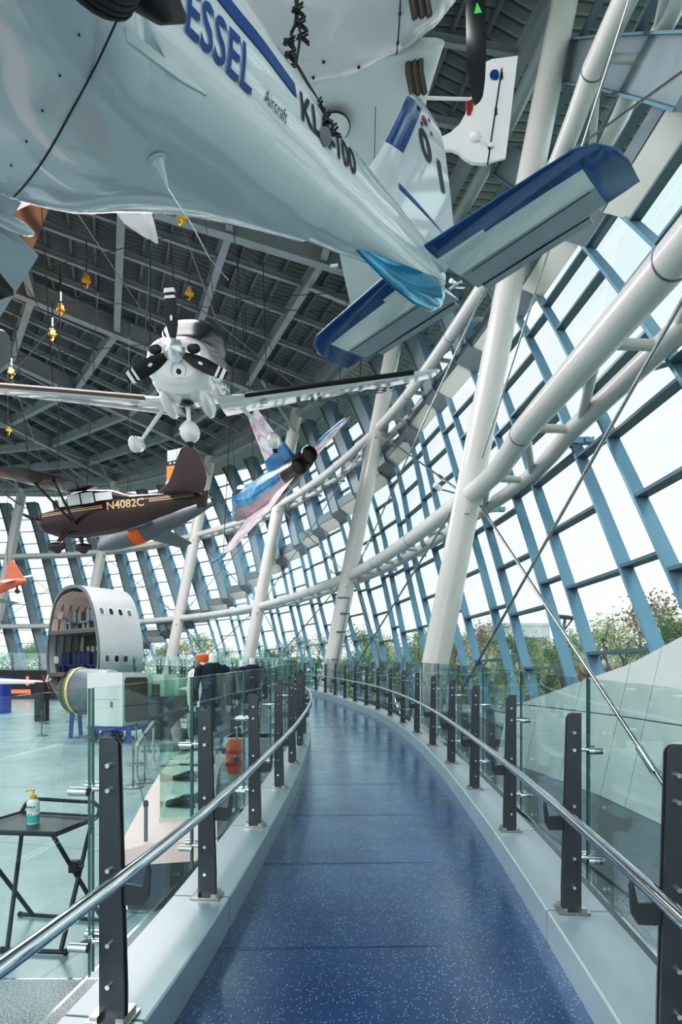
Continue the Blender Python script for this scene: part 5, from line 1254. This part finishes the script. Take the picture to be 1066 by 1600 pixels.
# ================================================================ EXHIBITS AT THE FAR LEFT
t=root('display_wall',loc=(-24,38,FLOOR),label='dark display wall with glowing red panels at the far left of the hall',cat='display')
b=MB(); b.box(V((-23.2,38,.75)),8.6,.3,1.9); b.build('panel','ink',t,0)
for x,z,w_,h in((-25.6,.6,.35,1.7),(-24.3,.2,2.6,.25),(-21.2,.3,1.6,.25),(-20.6,1.0,.2,.6),(-23.5,1.35,1.4,.06)):
    b=MB(); b.box(V((x,37.83,z)),w_,.02,h); b.build('red_light','redglow',t,0)
t=root('blue_kiosk',loc=(-14.5,24,FLOOR),label='cobalt blue kiosk panel cut by the left edge',cat='kiosk')
b=MB(); b.box(V((-14.95,24.5,.55)),1.5,.6,1.5); b.box(V((-14.95,24.5,1.34)),1.56,.66,.06); b.build('body','bluep',t,0)
t=root('tail_rotor',loc=(-10.5,20.5,1.1),label='white boom with small four-blade rotor at its end at far left',cat='rotor')
c=at(72,1066,20.5)
b=MB(); b.tube([at(-60,1063,20.5),at(68,1066,20.5)],[.14,.06],14); b.build('boom','flat',t,60)
for a in(.5,1.2,2.1,2.8):
    b=MB(); d=V((math.cos(a)*.8,-.1,math.sin(a))); b.beam(c-d*.02,c+d*.28,.05,.02); b.beam(c,c-d*.28,.05,.02); b.build('rotor_blade','flat' if a<2 else 'red',t,0)
b=MB(); b.beam(V((c.x-.15,c.y,FLOOR)),c-V((.15,0,0)),.35,.35); b.build('pedestal','ink',t,0)
# ================================================================ MANNEQUINS IN UNIFORM
def mannequin(pos,yaw,H,label,hat=False,jacket='cloth',sash=False,name='mannequin'):
    m=Matrix.Translation(V(pos))@Matrix.Rotation(yaw,4,'Z'); t=root(name,m,label,'mannequin','uniformed mannequins'); k=H/1.55
    def ell(z,rx,ry,dy=0,n=24): return [V((rx*math.cos(a)*k,(dy+ry*math.sin(a))*k,z*k)) for a in [2*math.pi*i/n for i in range(n)]]
    b=MB(); b.loft([ell(1.33,.11,.09),ell(1.38,.062,.06),ell(1.47,.055,.055),ell(1.52,.058,.058),ell(1.535,.04,.04)]); b.build('neck','skinw',t,60,True)
    b=MB(); b.loft([ell(.72,.205,.15),ell(.85,.19,.14),ell(1.0,.165,.125),ell(1.13,.185,.135),ell(1.25,.205,.13),ell(1.33,.20,.11),ell(1.385,.13,.085),ell(1.41,.07,.065)])
    bd=b.build('jacket',jacket,t,60,True)
    for s in(-1,1):
        b=MB(); b.tube([V((s*.15*k,0,1.34*k)),V((s*.215*k,0,1.29*k)),V((s*.26*k,-.01,1.05*k)),V((s*.275*k,-.05*k,.80*k)),V((s*.27*k,-.07*k,.74*k))],[.06*k,.068*k,.055*k,.045*k,.042*k],14); b.build('sleeve',jacket,bd,60,True)
        b=MB(); b.ball((s*.27*k,-.08*k,.68*k),(.035*k,.03*k,.075*k),12,8); b.build('hand','skinw',t,60,True)
        b=MB(); b.tube([V((s*.09*k,0,.80*k)),V((s*.10*k,0,.45*k)),V((s*.10*k,.01*k,.08*k))],[.105*k,.075*k,.06*k],14); b.build('trouser_leg','cloth2',t,60,True)
        b=MB(); b.ball((s*.10*k,-.05*k,.045*k),(.045*k,.12*k,.045*k),12,8); b.build('shoe','leather',t,60,True)
    b=MB(); b.prism([(-.05,1.39),(0,1.12),(.05,1.39)],(0,-.135*k,0),(k,0,0),(0,0,k),(0,1,0),.02); b.build('shirt_front','skinw',t,0,True)
    b=MB(); b.tube([V((.07*k*math.cos(a),.06*k*math.sin(a),1.40*k+.012*math.cos(a))) for a in [i*math.pi/8 for i in range(17)]],.014*k,8); b.build('collar','greyd' if not sash else 'green',t,60,True)
    if sash:
        b=MB(); b.tube([V((.19*k,-.12*k,1.30*k)),V((.215*k,-.14*k,1.05*k)),V((.20*k,-.12*k,.8*k))],[.02,.025,.02],8); b.build('red_cord','red',t,60,True)
    if hat:
        b=MB(); b.loft([ell(1.50,.10,.10),ell(1.56,.14,.14),ell(1.62,.135,.135),ell(1.645,.07,.07)]); b.build('orange_cap','orange',t,60,True)
    return t
def stand(p,z,label):
    t=root('mannequin_plinth',loc=(p[0],p[1],FLOOR),label=label,cat='plinth')
    b=MB(); b.box(V((p[0],p[1],(FLOOR+z)/2)),1.0,.8,z-FLOOR); b.build('body','case',t,0)
    b=MB(); b.box(V((p[0],p[1],z-.03)),1.06,.86,.06); b.build('top','skinw',t,0)
zs=.14
stand((-2.3,10.1),zs,'low white plinth carrying the nearer mannequins')
stand((-1.95,12.6),zs,'low white plinth carrying the farther mannequins')
mannequin((-2.22,9.95,zs),R(205),1.70,'mannequin in navy jacket with white neck and red cord behind the left railing',sash=True)
mannequin((-2.52,10.55,zs),R(170),1.62,'mannequin in white jacket wearing an orange cap beside the navy one',hat=True,jacket='skinw')
mannequin((-1.9,12.3,zs),R(200),1.70,'mannequin in navy jacket at right, farther along the left railing')
mannequin((-2.22,12.9,zs),R(150),1.66,'mannequin in black jacket just left of the farther navy one',jacket='leather')
# ================================================================ GLASS DISPLAY CASE WITH SHOES
BC=Curve([(-1.20,4.2),(-1.42,5.2),(-1.69,6.4),(-1.93,7.6),(-2.14,8.9)],8)
t=root('display_counter',loc=(-1.65,6,FLOOR),label='long curved display counter with lit pale pink top behind the left railing',cat='display counter')
def bc(s,off,z): p,d=BC.at(s); o=V((d.y,-d.x,0)); return V((p.x+o.x*off,p.y+o.y*off,z))
n=16
def sweep(sec,m_,nm,par,s0=0,s1=BC.L): 
    b=MB(); b.loft([[bc(s0+(s1-s0)*k/n,o_,z) for o_,z in sec] for k in range(n+1)]); return b.build(nm,m_,par,30)
sweep([(-.34,FLOOR),(-.34,.12),(.27,.12),(.27,FLOOR)],'cased','plinth',t)
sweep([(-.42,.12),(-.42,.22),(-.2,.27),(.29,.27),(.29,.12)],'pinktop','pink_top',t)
sweep([(-.18,.27),(-.18,.30),(.28,.30),(.28,.27)],'case','shoe_shelf',t,.6)
gc=root('glass_case',loc=bc(3,0,.3),label='green tinted glass case standing on the pink counter over the shoes',cat='glass case')
for off in(-.17,.27):
    b=MB()
    for k in range(n): b.quad(bc(.6+4*k/n,off,.31),bc(.6+4*(k+1)/n,off,.31),bc(.6+4*(k+1)/n,off,.92),bc(.6+4*k/n,off,.92))
    b.build('side_pane','greeng',gc,0)
b=MB()
for k in range(n): b.quad(bc(.6+4*k/n,-.17,.92),bc(.6+4*(k+1)/n,-.17,.92),bc(.6+4*(k+1)/n,.27,.92),bc(.6+4*k/n,.27,.92))
b.build('top_pane','greeng',gc,0)
for s in(.6,4.6):
    b=MB(); b.quad(bc(s,-.17,.31),bc(s,.27,.31),bc(s,.27,.92),bc(s,-.17,.92)); b.build('end_pane','greeng',gc,0)
def shoe(p,yaw,m_,label,big=1.0):
    m=Matrix.Translation(p)@Matrix.Rotation(yaw,4,'Z'); t=root('shoe',m,label,'shoe','shoes in the glass case')
    b=MB(); b.loft([[V((x,w_*math.cos(a),zc+h*math.sin(a))) for a in [2*math.pi*i/16 for i in range(16)]] for x,w_,h,zc in[(-.13,.02,.03,.05),(-.11,.035,.05,.06),(-.05,.04,.06,.065),(.0,.04,.045,.055),(.06,.045,.032,.042),(.12,.04,.025,.035),(.15,.02,.015,.03)]]); b.build('upper',m_,t,60,True)
    b=MB(); b.loft([[V((x,w_,z)) for w_,z in((-w0,0),(w0,0),(w0,.014),(-w0,.014))] for x,w0 in[(-.135,.02),(-.10,.035),(.0,.033),(.08,.045),(.13,.038),(.155,.015)]]); b.build('sole','rubber',t,20,True)
    b=MB(); b.tube([V((.02,-.02,.10)),V((.03,.02,.10)),V((.05,-.02,.082)),V((.06,.02,.078))],.004,6); b.build('laces','skinw' if m_!='skinw' else 'greyd',t,50,True)
sh=[(1.0,-.02,'leather','black leather shoe nearest in the case'),(1.15,.14,'leather','second black leather shoe, right of the nearest'),(2.3,-.04,'leather','black sneaker with pale sole in the middle of the case'),(2.45,.13,'orange','orange sneaker beside the black one'),(3.4,-.05,'skinw','white sneaker farther back in the case'),(3.5,.13,'greeng','') ]
for s,o_,m_,l in sh[:5]: shoe(bc(s,o_,.30),R(165),m_,l)
shoe(bc(3.55,.14,.30),R(160),'leather','black shoe at the far end of the case')
t=root('life_vest',loc=(-1.28,7.0,FLOOR),label='orange and red life vest hanging on a small stand behind the left railing',cat='life vest')
c=V((-1.28,7.0,.50))
b=MB(); b.tube([V((-1.28,7.08,FLOOR+.02)),V((-1.28,7.08,.8)),V((-1.28,7.0,.84))],.012,8); b.lathe([(.12,0),(.12,.015),(.02,.02)],V((-1.28,7.08,FLOOR)),(0,0,1),20); b.build('stand','steel',t,50)
b=MB(); b.loft([[c+V((rx*math.cos(a),ry*math.sin(a),z)) for a in [2*math.pi*i/20 for i in range(20)]] for z,rx,ry in((-.22,.08,.045),(-.19,.105,.06),(0,.12,.065),(.14,.11,.06),(.20,.08,.045))]); b.build('vest_body','orange',t,50)
b=MB(); b.box(c+V((0,-.065,.05)),.22,.02,.04); b.box(c+V((0,-.065,-.10)),.22,.02,.04); b.build('belt','red',t,0)
b=MB(); b.tube([c+V((.03,-.09,-.04)),c+V((.03,-.075,-.04))],.035,14); b.build('blue_disc','bluep',t,40)
b=MB(); b.tube([c+V((.02,0,.24)),c+V((.02,0,.34)),c+V((.07,0,.36)),c+V((.08,0,.30))],.006,8); b.build('hanger_hook','steel',t,60)
for i,(s,o_,z,w_,l) in enumerate(((1.7,.2,.32,.18,'white caption card lying near the black shoes'),(2.9,.2,.32,.16,'white caption card lying beside the sneakers'),(1.2,-.12,.315,.14,'tilted white caption card at the near end of the case'))):
    q=bc(s,o_,z+.02); t=root('caption_card',loc=q,label=l,cat='card'); MB().box(q,w_,.12,.006,Matrix.Rotation(.35,3,'X')).build('card','skinw',t,0); MB().beam(q+V((0,.03,-.03)),q+V((0,.03,0)),.05,.02).build('prop','case',t,0)
# long glass-topped case further back
t=root('flat_case',loc=(-4.3,16,FLOOR),label='low glass case with a white model behind the trolley',cat='glass case')
b=MB(); b.box(V((-3.9,15.2,.35)),2.4,.9,1.1); b.build('plinth','cased',t,0)
b=MB(); b.box(V((-3.9,15.2,1.2)),2.3,.85,.6); b.build('hood','greeng',t,0)
t=root('model_aircraft',loc=(-3.75,15.2,.9),label='white model aircraft inside the low glass case',cat='model'); c=V((-3.75,15.1,1.08))
b=MB(); b.loft([[c+V((x,r*math.cos(a),r*math.sin(a))) for a in [2*math.pi*i/14 for i in range(14)]] for x,r in((-.5,.01),(-.4,.05),(-.1,.09),(.2,.08),(.5,.03))]); b.build('fuselage','skinw',t,60)
b=MB(); b.loft([[c+V((dx-abs(y)*.3,y,dz)) for dx,dz in((-.1,0),(0,.02),(.14,0),(0,-.01))] for y in(-.38,0,.38)]); b.build('wing','skinw',t,60)
b=MB(); b.tube([V((c.x,c.y,.9)),c],.015,8); b.build('stand','greyd',t,60)
# ================================================================ WOOD-CLAD BULKHEAD AT THE UPPER LEFT
b=MB(); rings=[]
for px,py in((90,300),(73,335),(58,375),(40,410),(22,448),(0,492),(-30,540)):
    Y=900*13.2/(1052-py); p=at(px,py,Y); rings.append([p,p+V((0,0,3.2)),p+V((-3.5,1.5,3.2)),p+V((-3.5,1.5,0))])
b.loft(rings); tag(b.build('ceiling_bulkhead','wood',smooth=40),'reddish brown wood-clad bulkhead under the roof at upper left','bulkhead',kind='structure')
# ================================================================ OUTSIDE
b=MB(); b.prism([(x,y) for x,y in((-140,-60),(160,-60),(160,200),(-140,200))],(0,0,-.42),(1,0,0),(0,1,0),(0,0,1),.1)
tag(b.build('ground_outside','grass',smooth=0,base=(0,0,-.4)),'pale lawn and paving outside the glass facade','ground',kind='structure')
def make_tree(seed,leaf,H=4.6,n=420):
    rnd=random.Random(seed); t=root('tree')
    b=MB(); tips=[]
    def grow(p,d,L,r,lv):
        mid=p+d*L*.5+V((rnd.uniform(-.04,.04)*L,rnd.uniform(-.04,.04)*L,0)); q=p+d*L
        b.tube([p,mid,q],[r,r*.8,r*.6],6 if lv<2 else 4); 
        if lv>=2: tips.append((mid,L)); tips.append((q,L))
        if lv<4:
            for _ in range(3 if lv<2 else 2+(rnd.random()<.5)):
                a=rnd.uniform(0,6.28); sp=rnd.uniform(.35,.75); x=d.orthogonal().normalized(); y=d.cross(x)
                nd=(d*math.cos(sp)+(x*math.cos(a)+y*math.sin(a))*math.sin(sp)+V((0,0,.15))).normalized()
                grow(p+d*L*rnd.uniform(.6,1),nd,L*rnd.uniform(.55,.75),r*.6,lv+1)
    grow(V((0,0,0)),V((rnd.uniform(-.08,.08),rnd.uniform(-.08,.08),1)).normalized(),H*.36,.07,0)
    b.build('trunk_and_branches','bark',t,60,True)
    b=MB()
    for _ in range(n):
        p,L=rnd.choice(tips); c=p+V((rnd.gauss(0,.28),rnd.gauss(0,.28),rnd.gauss(0,.2))); s=rnd.uniform(.035,.085)
        x=V((rnd.uniform(-1,1),rnd.uniform(-1,1),rnd.uniform(-1,1))).normalized(); y=x.orthogonal().normalized()
        b.add([c-x*s,c+y*s*.6,c+x*s,c-y*s*.6],[(0,1,2,3)])
    b.build('foliage',leaf,t,0,True,noflip=True); kids(t); return t
protos=[(make_tree(1,'leafg',5.0,1500),'green'),(make_tree(2,'leafr',5.2,650),'rust-leaved'),(make_tree(3,'leafy',4.8,1300),'yellow-green'),(make_tree(5,'leafg',4.5,900),'thinly leaved green')]
used=[False]*4; TR=[]
rnd=random.Random(11)
spots=[]
for px,Y in((1010,15.5),(1045,18),(965,19),(925,24),(905,18.5),(880,26),(855,22),(835,30),(800,24),(775,31),(745,27),(715,34),(690,30),(660,36),(640,31),(612,38),(590,42),(560,36),(535,46),(505,44),(470,52),(440,56),(415,50),(385,58),(350,60),(315,62),(280,66),(250,64),(220,68),(190,66),(150,70),(110,66),(70,70),(30,66),(5,70),(980,28),(1055,24),(870,36),(820,40),(760,42),(700,46),(650,50),(600,52),(1035,12.5),(950,33),(720,25),(675,40),(575,47),(1060,30),(1000,35)): spots.append((px,Y))
for i,(px,Y) in enumerate(sorted(spots,reverse=True)):
    k=(i*3+ (i//4))%4 if Y>17 else (0 if px>1020 else 1); sc=rnd.uniform(.75,1.1)*(1.0+max(0,(Y-30))/60); m=Matrix.Translation(V(((px-533)/900*Y,Y,-.37)))@Matrix.Rotation(rnd.uniform(0,6.28),4,'Z')@Matrix.Scale(sc,4)
    pr,kd=protos[k]
    if not used[k]: used[k]=True; pr.matrix_world=m; MX[pr.name]=m; c=pr
    else: c=copy_tree(pr,None,m)
    tag(c,'%s tree outside the facade, %s one counted from the right edge'%(kd,'first' if i==0 else ordn(i)),'tree','trees outside the facade')
# hedge masses low behind the glass
def bush(px,Y,w_,h,leaf,i):
    rnd=random.Random(i); c=V(((px-533)/900*Y,Y,-.37)); b=MB()
    for _ in range(900):
        a=rnd.uniform(0,6.28); r_=math.sqrt(rnd.random()); z=rnd.random(); q=c+V((math.cos(a)*r_*w_*(1-.35*z),math.sin(a)*r_*.8,z*h)); s=rnd.uniform(.05,.13)*(.6+h*.35)
        x=V((rnd.uniform(-1,1),rnd.uniform(-1,1),rnd.uniform(-1,1))).normalized(); y=x.orthogonal().normalized(); b.add([q-x*s,q+y*s,q+x*s,q-y*s],[(0,1,2,3)])
    o=b.build('shrub',leaf,smooth=0,base=c,noflip=True); tag(o,'leafy shrub outside the facade, %s counted from the right edge'%ordn(i),'shrub','shrubs outside the facade')
for i,(px,Y,w_,h,lf) in enumerate(((1040,20,1.8,1.9,'leafy'),(985,23,2.2,2.1,'leafy'),(925,22,1.6,2.2,'leafr'),(880,30,2.2,2.0,'leafg'),(835,27,1.8,2.3,'leafy'),(800,34,2.6,2.4,'leafg'),(740,36,2.2,2.6,'leafy'),(690,36,2.2,2.2,'leafr'),(640,40,2.6,2.6,'leafy'),(590,44,2.6,3.2,'leafg'),(540,50,3,3.0,'leafy'),(480,56,3.5,3.4,'leafg'),(410,60,4,3.6,'leafy'),(340,66,4.5,3.6,'leafg'),(270,70,4.5,3.6,'leafy'),(200,72,4.5,3.4,'leafg'),(120,74,5,3.4,'leafy'),(40,74,5,3.2,'leafg'))): bush(px,Y,w_,h,lf,i)
t=root('street_lamp',loc=(5.2,19,-.4),label='slim grey street lamp with flat round head outside the facade',cat='street lamp'); q=at(880,1045,19); hd=at(883,966,19)
b=MB(); b.tube([V((q.x,q.y,-.4)),V((q.x,q.y,hd.z-.5)),hd+V((0,0,-.05))],[.07,.06,.05],10); b.build('pole','greyd',t,60)
b=MB(); b.lathe([(.05,-.02),(.32,0),(.34,.03),(.30,.07),(.1,.09)],hd,(.15,0,1),22); b.build('lamp_head','greyd',t,50)
b=MB(); b.tube([V((q.x,q.y,hd.z-.45)),hd+V((.26,0,-.02))],.03,8); b.build('brace','greyd',t,50)
for i,(px,Y,w_,h) in enumerate(((800,90,9,9),(850,110,14,7),(640,100,12,6),(700,95,8,7.5),(1000,95,16,5))):
    c=V(((px-533)/900*Y,Y,-.4)); t=root('distant_building',loc=c,label=['pale apartment block seen low through the glass right of the first column','long pale building behind the street lamp','pale low building between the first and second columns','small pale block just left of the first column','long low building at far right beyond the trees'][i],cat='building')
    b=MB(); b.box(c+V((0,0,h/2)),w_,8,h); b.box(c+V((0,0,h+.2)),w_+.4,8.4,.4); b.build('walls','bld',t,0)
    b=MB()
    for r_ in range(int(h/2.6)): b.box(c+V((0,-4.03,1.5+2.6*r_)),w_*.9,.05,1.1)
    b.build('window_band','bluep' if False else 'mulldk',t,0)
# ================================================================ ADDED FILL LIGHTS
def area(name,loc,sx,sy,power,rot=(0,0,0),col=(1,1,1)):
    l=bpy.data.lights.new(name,'AREA'); l.shape='RECTANGLE'; l.size=sx; l.size_y=sy; l.energy=power; l.color=col
    o=bpy.data.objects.new(name,l); COL.objects.link(o); o.location=loc; o.rotation_euler=rot; return o
for k,v in FILL_LIGHTS: area(k,*v)
# ================================================================ WORLD, LIGHT
WSTR=1.15; VT="Standard"; LOOK="None"; EXPO=0.0; GAM=1.0; CURVE=[(0,0),(.10,.098),(.30,.39),(.55,.71),(.8,.93),(1,1)]
w=bpy.data.worlds.new('sky'); SC.world=w; w.use_nodes=True; nt=w.node_tree; nt.nodes.clear(); L=nt.links.new
o=nt.nodes.new('ShaderNodeOutputWorld'); bg=nt.nodes.new('ShaderNodeBackground'); tc=nt.nodes.new('ShaderNodeTexCoord')
sp=nt.nodes.new('ShaderNodeSeparateXYZ'); L(tc.outputs['Generated'],sp.inputs[0])
c=ramp(nt,sp.outputs[2],[(0,(.90,.97,.97)),(.15,(.84,.96,.98)),(.5,(.70,.90,.95)),(1,(.55,.80,.90))])
n=nt.nodes.new('ShaderNodeTexNoise'); n.inputs['Scale'].default_value=2.5; n.inputs['Detail'].default_value=5; L(tc.outputs['Generated'],n.inputs['Vector'])
f=ramp(nt,n.outputs['Fac'],[(.4,(0,0,0)),(.65,(1,1,1))])
mx=nt.nodes.new('ShaderNodeMixRGB'); L(f,mx.inputs[0]); L(c,mx.inputs[1]); mx.inputs[2].default_value=(.97,1,.99,1)
L(mx.outputs[0],bg.inputs[0]); bg.inputs[1].default_value=WSTR; L(bg.outputs[0],o.inputs[0])
SC.view_settings.view_transform=VT; SC.view_settings.look=LOOK; SC.view_settings.exposure=EXPO; SC.view_settings.gamma=GAM
SC.cycles.max_bounces=8; SC.cycles.diffuse_bounces=4; SC.cycles.glossy_bounces=4; SC.cycles.transparent_max_bounces=28; SC.cycles.transmission_bounces=4
SC.cycles.use_denoising=True; SC.cycles.sample_clamp_indirect=6; SC.cycles.caustics_reflective=False
bpy.context.view_layer.update()

vs_=SC.view_settings; vs_.use_curve_mapping=True; cm=vs_.curve_mapping; c=cm.curves[3]
for x,y in CURVE[1:-1]: c.points.new(x,y)
c.points[0].location=CURVE[0]; c.points[-1].location=CURVE[-1]
cm.update()
